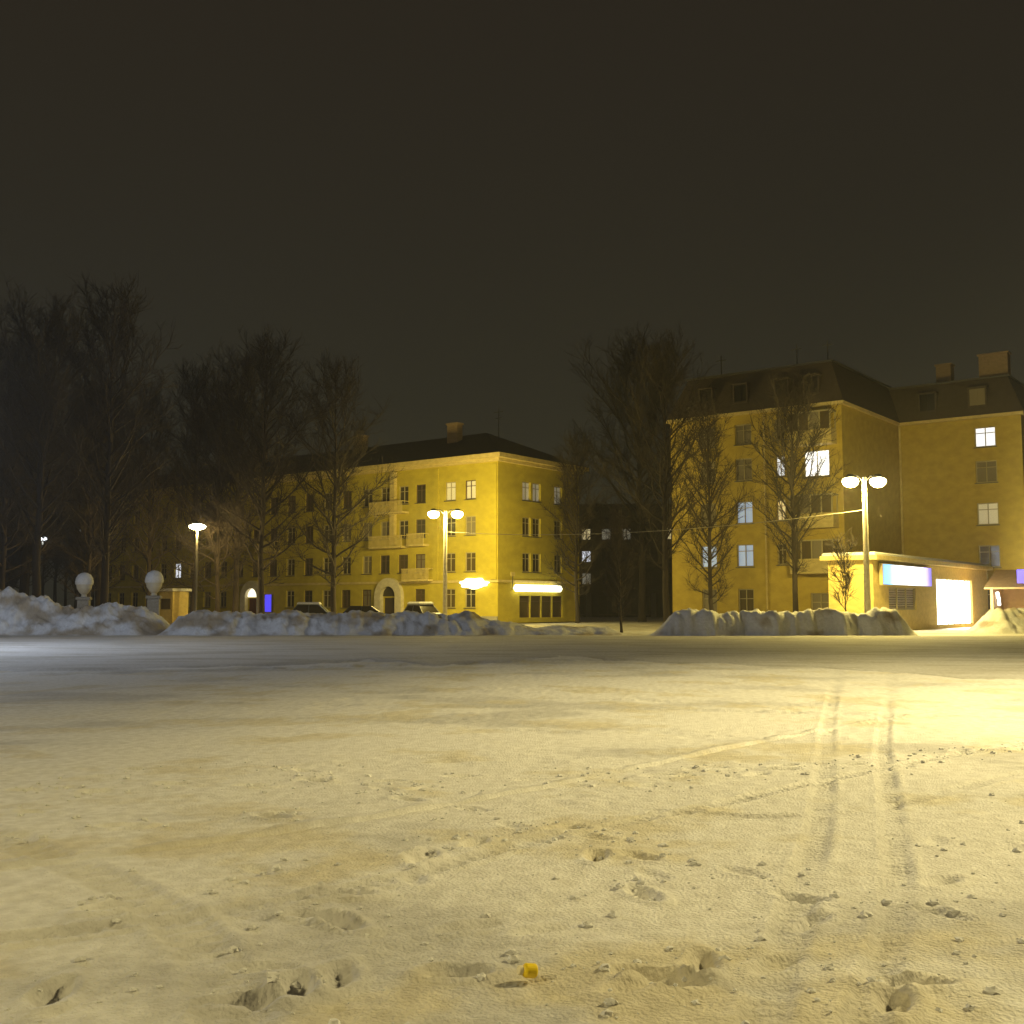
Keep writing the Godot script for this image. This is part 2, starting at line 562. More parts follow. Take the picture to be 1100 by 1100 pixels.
# ------------------------------------------------------------------ walls with openings
# plane z = 0 facing +z, holes are Rect2(left, bottom, width, height); reveals go back by depth
func wall_mesh(x0: float, x1: float, y0: float, y1: float, holes: Array, depth: float) -> ArrayMesh:
	var xs := [x0, x1]
	var ys := [y0, y1]
	for h: Rect2 in holes:
		xs.append_array([h.position.x, h.end.x])
		ys.append_array([h.position.y, h.end.y])
	xs.sort()
	ys.sort()
	var st := ST()
	for i in xs.size() - 1:
		if xs[i + 1] - xs[i] < 0.0005:
			continue
		var mx: float = (xs[i] + xs[i + 1]) * 0.5
		for j in ys.size() - 1:
			if ys[j + 1] - ys[j] < 0.0005:
				continue
			var c := Vector2(mx, (ys[j] + ys[j + 1]) * 0.5)
			var open := false
			for h: Rect2 in holes:
				if h.has_point(c):
					open = true
					break
			if not open:
				quad(st, Vector3(xs[i], ys[j], 0), Vector3(xs[i + 1], ys[j], 0), Vector3(xs[i + 1], ys[j + 1], 0), Vector3(xs[i], ys[j + 1], 0))
	for h: Rect2 in holes:
		var a := h.position
		var b := h.end
		var f := [Vector3(a.x, a.y, 0), Vector3(b.x, a.y, 0), Vector3(b.x, b.y, 0), Vector3(a.x, b.y, 0)]
		for k in 4:
			var p: Vector3 = f[k]
			var q: Vector3 = f[(k + 1) % 4]
			quad(st, p, p + Vector3(0, 0, -depth), q + Vector3(0, 0, -depth), q)
	return done(st)

func cached(key: String, maker: Callable) -> Mesh:
	if not mesh_cache.has(key):
		mesh_cache[key] = maker.call()
	return mesh_cache[key]

# a window in an opening: pane, with frame and sill as sub-parts
func window(parent: Node3D, face: Transform3D, r: Rect2, pane: Material, frame: Material, depth := 0.18, muntins := 1, transom := 0.3, sill := true) -> void:
	var key := "%.2f_%.2f_%.2f_%d_%.2f" % [r.size.x, r.size.y, depth, muntins, transom]
	var at := face * Transform3D(Basis(), Vector3(r.get_center().x, r.get_center().y, 0))
	var w := r.size.x
	var h := r.size.y
	var p := part(parent, "window", cached("p" + key, func():
		var st := ST()
		box(st, Vector3(0, 0, -depth - 0.03), Vector3(w - 0.01, h - 0.01, 0.02))
		return done(st)), pane, at)
	part(p, "frame", cached("f" + key, func():
		var st := ST()
		var z := -depth + 0.03
		for s in [-1, 1]:
			box(st, Vector3(s * (w * 0.5 - 0.045), 0, z), Vector3(0.08, h - 0.012, 0.07))
			box(st, Vector3(0, s * (h * 0.5 - 0.045), z + 0.002), Vector3(w - 0.012, 0.08, 0.07))
		for k in muntins:
			box(st, Vector3(-w * 0.5 + w * (k + 1.0) / (muntins + 1.0), 0, z - 0.004), Vector3(0.07, h - 0.1, 0.06))
		if transom > 0.0:
			box(st, Vector3(0, h * (0.5 - transom), z - 0.006), Vector3(w - 0.1, 0.06, 0.055))
		return done(st)), frame)
	if sill:
		part(p, "sill", cached("s" + key, func():
			var st := ST()
			box(st, Vector3(0, -h * 0.5 - 0.04, 0.03), Vector3(w + 0.16, 0.06, 0.16))
			return done(st)), M.steel)

func face_front(at := Vector3.ZERO) -> Transform3D:
	return Transform3D(Basis(), at)

func face_right(at := Vector3.ZERO) -> Transform3D:   # facing +x; wall x runs towards -z
	return Transform3D(Basis(Vector3(0, 0, -1), Vector3.UP, Vector3(1, 0, 0)), at)

func face_left(at := Vector3.ZERO) -> Transform3D:
	return Transform3D(Basis(Vector3(0, 0, 1), Vector3.UP, Vector3(-1, 0, 0)), at)

func face_back(at := Vector3.ZERO) -> Transform3D:
	return Transform3D(Basis(Vector3(-1, 0, 0), Vector3.UP, Vector3(0, 0, -1)), at)

func arch_mesh(inner: float, outer: float, legs: float, depth: float) -> ArrayMesh:
	var st := ST()
	var pi := []
	var po := []
	pi.append(Vector3(inner, 0, 0)); po.append(Vector3(outer, 0, 0))
	for k in 17:
		var a := PI * k / 16.0
		pi.append(Vector3(cos(a) * inner, legs + sin(a) * inner, 0))
		po.append(Vector3(cos(a) * outer, legs + sin(a) * outer, 0))
	pi.append(Vector3(-inner, 0, 0)); po.append(Vector3(-outer, 0, 0))
	var f := Vector3(0, 0, depth)
	for k in pi.size() - 1:
		quad(st, pi[k] + f, po[k] + f, po[k + 1] + f, pi[k + 1] + f)
		quad(st, po[k] + f, po[k], po[k + 1], po[k + 1] + f)
		quad(st, pi[k], pi[k] + f, pi[k + 1] + f, pi[k + 1])
	return done(st)

func arch_fill(r: float, legs: float, half: bool, z: float) -> ArrayMesh:
	# the leaf (rectangle) or the half round light over it
	var st := ST()
	if half:
		var c := Vector3(0, legs, z)
		for k in 16:
			var a := PI * k / 16.0
			var b := PI * (k + 1) / 16.0
			var p := c + Vector3(cos(a), sin(a), 0) * r
			var q := c + Vector3(cos(b), sin(b), 0) * r
			st.add_vertex(c); st.add_vertex(q); st.add_vertex(p)
	else:
		box(st, Vector3(0, legs * 0.5, z), Vector3(r * 2.0, legs, 0.05))
		for s in [-1, 1]:
			box(st, Vector3(s * r * 0.5, legs * 0.28, z + 0.03), Vector3(r * 0.62, legs * 0.36, 0.03))
			box(st, Vector3(s * r * 0.5, legs * 0.72, z + 0.03), Vector3(r * 0.62, legs * 0.36, 0.03))
	return done(st)

func balcony(parent: Node3D, at: Vector3, w: float, deep: float, material: Material) -> void:
	var st := ST()
	box(st, Vector3(0, -0.09, deep * 0.5), Vector3(w, 0.18, deep))
	var b := part(parent, "balcony", done(st), material, face_front(at))
	var r := ST()
	box(r, Vector3(0, 0.98, deep - 0.06), Vector3(w, 0.08, 0.1))
	for s in [-1, 1]:
		box(r, Vector3(s * (w * 0.5 - 0.05), 0.98, deep * 0.5 - 0.06), Vector3(0.08, 0.06, deep - 0.12))
	var n := int(w / 0.16)
	for k in n + 1:
		box(r, Vector3(-w * 0.5 + 0.06 + (w - 0.12) * k / n, 0.47, deep - 0.06), Vector3(0.05, 0.94, 0.05))
	part(b, "railing", done(r), material)

# ------------------------------------------------------------------ the long four-storey building
func make_long_building() -> void:
	var b := thing("apartment_building", "long four-storey ochre building with hipped dark roof behind the bare trees", "building", Vector3(-1.26, 0, -98), TURN, "apartment buildings round the square")
	var L := 62.0
	var D := 13.0
	var top := 14.5
	rng.seed = 5
	var cols := [-3.2, -5.6, -9.3, -11.5, -13.9, -16.3]
	var x := -19.2
	while x > -L + 1.5:
		cols.append(x)
		x -= 2.75
	var floors := [1.35, 4.65, 7.95, 11.25]
	var W := 1.25
	var Hh := 1.75
	var portals := [-13.1, -33.2]
	var holes := []
	var lit := {"0_3": "lit_dim", "1_3": "lit_dim", "2_1": "curtain_dim", "0_2": "curtain_dim", "16_1": "lit_white", "5_2": "curtain_dim"}
	var specs := []
	for i in cols.size():
		for f in 4:
			var r := Rect2(cols[i] - W * 0.5, floors[f], W, Hh)
			var blocked := false
			for p in portals:
				if f == 0 and absf(cols[i] - p) < 2.6:
					blocked = true
			if f == 0 and cols[i] > -33.0 and cols[i] < -29.0:
				blocked = true
			if blocked:
				continue
			holes.append(r)
			specs.append([r, i, f])
	var dark := ["glass_dark", "glass_dark", "glass_brown", "glass_brown", "curtain_dim"]
	for p in portals:
		holes.append(Rect2(p - 0.85, 0.15, 1.7, 2.15))
	part(b, "wall", wall_mesh(-L, 0, 0, top, holes, 0.22), M.ochre_wall)
	for s in specs:
		var key := "%d_%d" % [s[1], s[2]]
		window(b, face_front(), s[0], M[lit.get(key, dark[rng.randi() % 5])], M.frame_white if rng.randf() < 0.6 else M.frame_brown)
	# end wall
	var eh := []
	var es := []
	for f in range(1, 4):
		for t in [4.3, 5.9, 9.4]:
			var r := Rect2(t - W * 0.5, floors[f], W, Hh)
			eh.append(r)
			es.append([r, f, t])
	var shop := []
	for k in 4:
		shop.append(Rect2(3.2 + k * 1.75, 0.45, 1.6, 2.0))
	eh.append_array(shop)
	var fr := face_right()
	part(b, "wall", wall_mesh(0, D, 0, top, eh, 0.22), M.ochre_wall, fr)
	for s in es:
		var m: Material = M[dark[rng.randi() % 4]]
		if s[1] == 3:
			m = M.lit_dim
		window(b, fr, s[0], m, M.frame_white)
	for r in shop:
		window(b, fr, r, M.glass_brown, M.frame_brown, 0.18, 0, 0.25, false)
	part(b, "wall", wall_mesh(0, L, 0, top, [], 0.2), M.ochre_wall, face_back(Vector3(0, 0, -D)))
	part(b, "wall", wall_mesh(0, D, 0, top, [], 0.2), M.ochre_wall, face_left(Vector3(-L, 0, -D)))
	# cornice in two steps, string courses, corner strips, plinth
	var c := ST()
	box(c, Vector3(-L * 0.5, top + 0.15, -D * 0.5), Vector3(L + 0.7, 0.3, D + 0.7))
	box(c, Vector3(-L * 0.5, top + 0.50, -D * 0.5), Vector3(L + 1.5, 0.4, D + 1.5))
	part(b, "cornice", done(c), M.cream_trim)
	for y in [3.75]:
		var s := ST()
		box(s, Vector3(-L * 0.5, y, -D * 0.5), Vector3(L + 0.24, 0.22, D + 0.24))
		part(b, "string_course", done(s), M.cream_trim)
	var pl := ST()
	box(pl, Vector3(-L * 0.5 , 0.3, 0.04), Vector3(L + 0.02, 0.6, 0.08))
	part(b, "plinth", done(pl), M.stone_grey)
	for sx in [-0.45, -7.4]:
		var s := ST()
		box(s, Vector3(sx, 9.1, 0.05), Vector3(0.7, 10.4, 0.1))
		part(b, "pilaster", done(s), M.ochre_wall)
	# balconies between pilasters over the nearer portal
	for y in [7.2, 10.5]:
		balcony(b, Vector3(-13.0, y, 0), 4.4, 1.0, M.cream_trim)
	for px in [-12.7]:
		var s := ST()
		box(s, Vector3(px, 10.9, 0.18), Vector3(0.6, 7.0, 0.36))
		part(b, "pilaster", done(s), M.cream_trim)
	balcony(b, Vector3(-9.3, 7.3, 0), 2.2, 0.8, M.cream_trim)
	balcony(b, Vector3(-9.3, 4.0, 0), 3.4, 0.8, M.cream_trim)
	balcony(b, Vector3(-30.6, 7.3, 0), 3.2, 0.9, M.cream_trim)
	# arched portals
	for k in 2:
		var at := Vector3(portals[k], 0.1, 0)
		var portal := part(b, "portal", arch_mesh(0.95, 1.75, 2.35, 0.45), M.white_trim, face_front(at))
		part(portal, "door", arch_fill(0.82, 2.2, false, -0.12), M.door_red if k == 1 else M.door_dark)
		part(portal, "fanlight", arch_fill(0.95, 2.35, true, 0.06), M.fanlight if k == 1 else M.glass_dark)
	# roof
	var rf := ST()
	var o := 0.72
	var e := top + 0.702
	var rh := 3.3
	var A := Vector3(-L - o, e, o); var B := Vector3(o, e, o); var Cc := Vector3(o, e, -D - o); var Dd := Vector3(-L - o, e, -D - o)
	var R1 := Vector3(-L + D * 0.5, e + rh, -D * 0.5); var R2 := Vector3(-D * 0.5, e + rh, -D * 0.5)
	quad(rf, A, B, R2, R1)
	quad(rf, Cc, Dd, R1, R2)
	for t in [[B, Cc, R2], [Dd, A, R1]]:
		rf.add_vertex(t[0]); rf.add_vertex(t[2]); rf.add_vertex(t[1])
	var roof := part(b, "roof", done(rf), M.roof_metal)
	for cx in [-9.0, -22.0, -38.0]:
		var s := ST()
		box(s, Vector3(cx, e + 2.9, -4.6), Vector3(1.3, 2.4, 0.8))
		box(s, Vector3(cx, e + 4.15, -4.6), Vector3(1.5, 0.16, 1.0))
		part(roof, "chimney", done(s), M.chimney)
	var an := ST()
	tube(an, [Vector3(-5.0, e + 2.6, -6.5), Vector3(-5.0, e + 5.6, -6.5)], [0.05, 0.04], 5)
	box(an, Vector3(-5.0, e + 5.2, -6.5), Vector3(1.2, 0.06, 0.06))
	box(an, Vector3(-5.0, e + 4.6, -6.5), Vector3(0.8, 0.06, 0.06))
	part(roof, "antenna", done(an), M.steel)
	# things fixed to the building but with a life of their own: signs
	var xf := b.transform
	var sg := thing("wall_sign", "glowing cloud-shaped pale yellow sign on the wall beside the building corner", "sign", xf * Vector3(-2.6, 3.0, 0.02), TURN)
	var ss := ST()
	var outl := PackedVector2Array()
	for k in 48:
		var a := TAU * k / 48.0
		var rr := 1.0 + 0.10 * sin(a * 7.0)
		outl.append(Vector2(cos(a) * 1.55 * rr + (0.12 if cos(a) > 0 else 0.0), sin(a) * 0.48 * rr * (0.72 if cos(a) > 0.55 else 1.0) + 0.55))
	prism(ss, outl, 0.1, 0.28)
	part(sg, "lit_face", done(ss), M.sign_white)
	var bk := ST()
	for s in [-0.8, 0.8]:
		box(bk, Vector3(s, 0.55, 0.05), Vector3(0.12, 0.12, 0.12))
	part(sg, "bracket", done(bk), M.steel)
	area(sg, Transform3D(Basis(), Vector3(0, 0.55, 0.45)).rotated_local(Vector3.UP, PI), Vector2(2.8, 0.8), Color(1, 0.9, 0.45), 16.0)
	var aw := thing("shop_sign", "long glowing yellow-white light box over the dark shop windows", "sign", xf * Vector3(0.02, 2.75, -5.75), TURN + PI / 2)
	var as_ := ST()
	var o2 := PackedVector2Array([Vector2(-3.6, 0.38), Vector2(-3.3, 0.08), Vector2(3.3, 0.08), Vector2(3.6, 0.38), Vector2(3.3, 0.72), Vector2(-3.3, 0.72)])
	prism(as_, o2, 0.06, 0.5)
	part(aw, "lit_face", done(as_), M.sign_white)
	var ab := ST()
	box(ab, Vector3(0, 0.40, 0.03), Vector3(6.6, 0.5, 0.05))
	part(aw, "bracket", done(ab), M.steel)
	area(aw, Transform3D(Basis(), Vector3(0, 0.4, 0.65)).rotated_local(Vector3.UP, PI), Vector2(6.0, 0.6), Color(1, 0.9, 0.45), 10.0)
	var bs := thing("poster_sign", "small upright blue light box on the wall beside the arched doorway", "sign", xf * Vector3(-30.6, 0.9, 0.02), TURN)
	var b1 := ST()
	bevel_box(b1, Vector3(0, 0.9, 0.12), Vector3(1.05, 1.8, 0.2), 0.04)
	part(bs, "lit_face", done(b1), M.sign_blue)
	var b2 := ST()
	for s in [-1, 1]:
		box(b2, Vector3(s * 0.56, 0.9, 0.12), Vector3(0.06, 1.9, 0.24))
	part(bs, "frame", done(b2), M.steel)
	area(bs, Transform3D(Basis(), Vector3(0, 0.9, 0.3)).rotated_local(Vector3.UP, PI), Vector2(0.9, 1.6), Color(0.15, 0.13, 1), 3.0)
	var fl := thing("flag_bracket", "slanting dark bracket pole with a small plate on the building corner", "bracket", xf * Vector3(0.0, 3.0, -1.2), TURN + PI / 2)
	var f1 := ST()
	tube(f1, [Vector3(0.9, 0.0, 0.02), Vector3(-0.3, 1.35, 1.0)], [0.05, 0.04], 6)
	part(fl, "pole", done(f1), M.steel)
	var f2 := ST()
	box(f2, Vector3(-0.3, 1.35, 1.0), Vector3(0.55, 0.35, 0.06))
	part(fl, "plate", done(f2), M.cream_trim)

# a flat outline (counter-clockwise, facing +z) given thickness from z0 to z1
func prism(st: SurfaceTool, o: PackedVector2Array, z0: float, z1: float) -> void:
	var tri := Geometry2D.triangulate_polygon(o)
	for k in range(0, tri.size(), 3):
		var p := [o[tri[k]], o[tri[k + 1]], o[tri[k + 2]]]
		if (p[1] - p[0]).cross(p[2] - p[0]) > 0:
			p = [p[0], p[2], p[1]]
		for v in p:
			st.add_vertex(Vector3(v.x, v.y, z1))
		for v in [p[0], p[2], p[1]]:
			st.add_vertex(Vector3(v.x, v.y, z0))
	for k in o.size():
		var a := o[k]
		var b := o[(k + 1) % o.size()]
		quad(st, Vector3(a.x, a.y, z0), Vector3(b.x, b.y, z0), Vector3(b.x, b.y, z1), Vector3(a.x, a.y, z1))

# ------------------------------------------------------------------ the tall building with a mansard
func mansard(b: Node3D, x0: float, x1: float, z0: float, z1: float, y: float, h: float, inset: float) -> MeshInstance3D:
	var st := ST()
	var ov := 0.25
	var lo := [Vector3(x0 - ov, y, z1 + ov), Vector3(x1 + ov, y, z1 + ov), Vector3(x1 + ov, y, z0 - ov), Vector3(x0 - ov, y, z0 - ov)]
	var hi := [Vector3(x0 + inset, y + h, z1 - inset), Vector3(x1 - inset, y + h, z1 - inset), Vector3(x1 - inset, y + h, z0 + inset), Vector3(x0 + inset, y + h, z0 + inset)]
	for k in 4:
		var j := (k + 1) % 4
		quad(st, lo[k], lo[j], hi[j], hi[k])
	quad(st, hi[0], hi[1], hi[2], hi[3])
	quad(st, lo[3], lo[2], lo[1], lo[0])
	var roof := part(b, "roof", done(st), M.mansard)
	var cp := ST()
	box(cp, Vector3((x0 + x1) * 0.5, y + h + 0.07, (z0 + z1) * 0.5), Vector3(x1 - x0 - 2 * inset + 0.3, 0.14, z1 - z0 - 2 * inset + 0.3))
	part(roof, "coping", done(cp), M.steel)
	return roof

func roof_window(roof: Node3D, face: Transform3D, x: float, y: float, w: float, h: float, back: float, pane: Material) -> void:
	var st := ST()
	# a dormer box standing out of the slope, open in front
	box(st, Vector3(0, h * 0.5 + 0.08, -back * 0.5), Vector3(w + 0.3, 0.12, back + 0.2))
	for s in [-1, 1]:
		box(st, Vector3(s * (w * 0.5 + 0.06), 0, -back * 0.5), Vector3(0.12, h, back))
	box(st, Vector3(0, -h * 0.5 - 0.05, -back * 0.5), Vector3(w + 0.24, 0.1, back))
	var d := part(roof, "dormer", done(st), M.mansard, face * Transform3D(Basis(), Vector3(x, y, 0)))
	var p := ST()
	box(p, Vector3(0, 0, -0.15), Vector3(w, h, 0.04))
	box(p, Vector3(0, 0, -0.12), Vector3(0.05, h, 0.04))
	part(d, "pane", done(p), pane)

func make_tall_building() -> void:
	var at := Vector3(13.73, -0.1, -94.2)
	var b := thing("apartment_building", "tall five-storey yellow building with a dark mansard roof and lit windows", "building", at, TURN, "apartment buildings round the square")
	b.scale = Vector3.ONE * 1.06
	var W1 := 14.3
	var S := 12.8
	var W2 := 9.5
	var back := -26.0
	var top := 16.4
	rng.seed = 12
	var floors := [1.2, 4.55, 7.9, 11.25, 14.1]
	var cols := [3.3, 6.4]
	var holes := []
	var specs := []
	var lit := {"0_1": "lit_blue", "1_1": "lit_blue", "1_2": "lit_blue"}
	for i in 2:
		for f in 5:
			var r := Rect2(cols[i] - 0.7, floors[f], 1.4, 1.75 if f < 4 else 1.6)
			if f == 0:
				r = Rect2(cols[i] - 0.65, 0.35, 1.3, 2.5)
			holes.append(r)
			specs.append([r, M[lit.get("%d_%d" % [i, f], ["glass_dark", "glass_brown", "curtain_dim"][rng.randi() % 3])]])
	# narrow stair and kitchen windows
	for f in range(1, 5):
		var r := Rect2(9.05, floors[f] + 0.1, 0.75, 1.6)
		holes.append(r)
		specs.append([r, M.lit_white if f == 3 else (M.lit_warm if f == 2 else M.glass_brown)])
		var r2 := Rect2(10.05, floors[f] + 0.1, 0.6, 1.6)
		holes.append(r2)
		specs.append([r2, M.lit_warm if f == 2 else M.glass_brown])
	var big := Rect2(11.3, floors[3] - 0.1, 2.0, 2.0)
	holes.append(big)
	specs.append([big, M.lit_bright])
	var entr := Rect2(11.6, 0.2, 1.5, 2.3)
	holes.append(entr)
	specs.append([entr, M.curtain_dim])
	part(b, "wall", wall_mesh(0, W1, 0, top, holes, 0.24), M.ochre_wall_tall)
	for s in specs:
		window(b, face_front(), s[0], s[1], M.frame_white, 0.18, 1, 0.0 if s[0].size.x > 1.9 else 0.3)
	# enclosed balconies on the right of the front
	for f in [1, 2, 4]:
		var y: float = floors[f] - 0.55
		var st := ST()
		box(st, Vector3(12.2, y, 0.55), Vector3(3.4, 0.2, 1.1))
		box(st, Vector3(12.2, y + 0.55, 1.06), Vector3(3.4, 0.9, 0.08))
		for s in [-1, 1]:
			box(st, Vector3(12.2 + s * 1.66, y + 0.55, 0.52), Vector3(0.08, 0.9, 1.0))
		var lg := part(b, "enclosed_balcony", done(st), M.cream_trim)
		var fr := ST()
		box(fr, Vector3(12.2, y + 2.35, 0.56), Vector3(3.45, 0.1, 1.14))
		for k in 5:
			box(fr, Vector3(12.2 - 1.62 + 0.81 * k, y + 1.65, 1.06), Vector3(0.09, 1.3, 0.09))
		for s in [-1, 1]:
			box(fr, Vector3(12.2 + s * 1.62, y + 1.65, 0.06), Vector3(0.09, 1.3, 0.09))
		part(lg, "frame", done(fr), M.frame_white)
		for k in 4:
			var gl := ST()
			box(gl, Vector3(12.2 - 1.215 + 0.81 * k, y + 1.65, 1.03), Vector3(0.72, 1.3, 0.02))
			part(lg, "pane", done(gl), M.curtain_dim if (k + f) % 3 == 0 else M.glass_brown)
	# side wall towards the yard
	var sw := []
	part(b, "wall", wall_mesh(0, S, 0, top, sw, 0.2), M.ochre_wall_tall, face_right(Vector3(W1, 0, 0)))
	# second wing, set back
	var wh := []
	var wsp := []
	var wm := ["glass_brown", "glass_brown", "lit_dim", "curtain_dim", "lit_white"]
	for f in range(0, 5):
		var r := Rect2(W1 + 6.0, floors[f], 1.6, 1.75 if f < 4 else 1.6)
		wh.append(r)
		wsp.append([r, M[wm[f]]])
	var fw := face_front(Vector3(0, 0, -S))
	part(b, "wall", wall_mesh(W1, W1 + W2, 0, top, wh, 0.24), M.ochre_wall_tall, fw)
	for s in wsp:
		window(b, fw, s[0], s[1], M.frame_white)
	part(b, "wall", wall_mesh(0, -S - back, 0, top, [], 0.2), M.ochre_wall_tall, face_right(Vector3(W1 + W2, 0, -S)))
	part(b, "wall", wall_mesh(0, W1 + W2, 0, top, [], 0.2), M.ochre_wall_tall, face_back(Vector3(W1 + W2, 0, back)))
	part(b, "wall", wall_mesh(0, -back, 0, top, [], 0.2), M.ochre_wall_tall, face_left(Vector3(0, 0, back)))
	var c := ST()
	box(c, Vector3(W1 * 0.5, top + 0.12, (back + 0) * 0.5 + 0.16), Vector3(W1 + 0.5, 0.24, -back + 0.32))
	box(c, Vector3(W1 + W2 * 0.5 + 0.13, top + 0.12, (back - S) * 0.5 + 0.1), Vector3(W2 + 0.24, 0.22, -back - S + 0.5))
	part(b, "cornice", done(c), M.cream_trim)
	var roof := mansard(b, 0, W1, back, 0, top + 0.25, 3.3, 1.1)
	for x in [3.2, 6.2, 9.6, 12.0]:
		roof_window(roof, face_front(), x, top + 1.75, 1.0, 1.35, 0.95, M.attic_glass)
	var roof2 := mansard(b, W1 - 2.0, W1 + W2, back, -S, top + 0.24, 3.1, 1.1)
	roof_window(roof2, fw, W1 + 2.4, top + 1.75, 1.2, 1.4, 0.95, M.attic_glass)
	roof_window(roof2, fw, W1 + 6.3, top + 1.75, 1.2, 1.4, 0.95, M.curtain_dim)
	for q in [[W1 + 7.2, -S - 2.2, 2.2], [W1 + 2.8, -S - 4.0, 1.2]]:
		var ch := ST()
		box(ch, Vector3(q[0], top + 4.3, q[1]), Vector3(q[2], 2.2, 1.0))
		box(ch, Vector3(q[0], top + 5.46, q[1]), Vector3(q[2] + 0.2, 0.12, 1.2))
		part(roof2, "chimney", done(ch), M.chimney)
	for x in [3.4, 9.9, 12.4]:
		var an := ST()
		tube(an, [Vector3(x, top + 3.5, -2.5), Vector3(x, top + 5.6, -2.5)], [0.06, 0.04], 5)
		box(an, Vector3(x, top + 5.2, -2.5), Vector3(0.9, 0.06, 0.06))
		part(roof, "antenna", done(an), M.steel)
	# downpipe in the corner
	var dp := ST()
	tube(dp, [Vector3(W1 + 0.15, 0.2, -S + 0.15), Vector3(W1 + 0.15, top - 0.1, -S + 0.15)], [0.09, 0.09], 8)
	tube(dp, [Vector3(8.2, 0.2, 0.12), Vector3(8.2, top - 0.1, 0.12)], [0.07, 0.07], 8)
	part(b, "downpipe", done(dp), M.cream_trim)

# ------------------------------------------------------------------ dark block in the gap between the two
func make_far_building() -> void:
	var b := thing("apartment_building", "dark unlit block with a few glowing windows, seen between the two buildings", "building", Vector3(9.0, 0, -151), -0.12, "apartment buildings round the square")
	var holes := []
	var mats := []
	var lit := {"1_2": "lit_warm", "1_1": "lit_white", "2_2": "lit_dim", "5_2": "lit_warm", "3_2": "lit_dim", "0_2": "lit_dim", "1_0": "lit_dim"}
	for i in 7:
		for f in 3:
			var r := Rect2(-2.2 + i * 2.75, 4.4 + f * 3.05, 1.3, 1.6)
			holes.append(r)
			mats.append(M[lit.get("%d_%d" % [i, f], "glass_dark")])
	for i in 4:
		holes.append(Rect2(-1.6 + i * 4.4, 0.3, 2.6, 2.6))
		mats.append(M.glass_dark)
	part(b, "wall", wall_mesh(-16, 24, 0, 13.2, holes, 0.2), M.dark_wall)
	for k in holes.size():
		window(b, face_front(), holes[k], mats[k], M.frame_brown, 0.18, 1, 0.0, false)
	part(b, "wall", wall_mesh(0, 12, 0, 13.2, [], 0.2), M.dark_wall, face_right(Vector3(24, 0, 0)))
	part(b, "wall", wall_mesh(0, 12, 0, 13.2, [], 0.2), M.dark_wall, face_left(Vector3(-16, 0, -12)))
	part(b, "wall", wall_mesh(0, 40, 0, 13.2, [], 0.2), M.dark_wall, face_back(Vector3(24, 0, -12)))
	for i in 5:
		var s := ST()
		box(s, Vector3(-2.9 + i * 4.4, 1.6, 0.2), Vector3(0.7, 3.2, 0.4))
		part(b, "pillar", done(s), M.stone_grey)
	var r := ST()
	box(r, Vector3(4, 13.4, -6), Vector3(41, 0.4, 13))
	quad(r, Vector3(-16.5, 13.62, 0.5), Vector3(24.5, 13.62, 0.5), Vector3(21, 16.0, -6), Vector3(-13, 16.0, -6))
	quad(r, Vector3(24.5, 13.62, -12.5), Vector3(-16.5, 13.62, -12.5), Vector3(-13, 16.0, -6), Vector3(21, 16.0, -6))
	part(b, "roof", done(r), M.roof_metal)

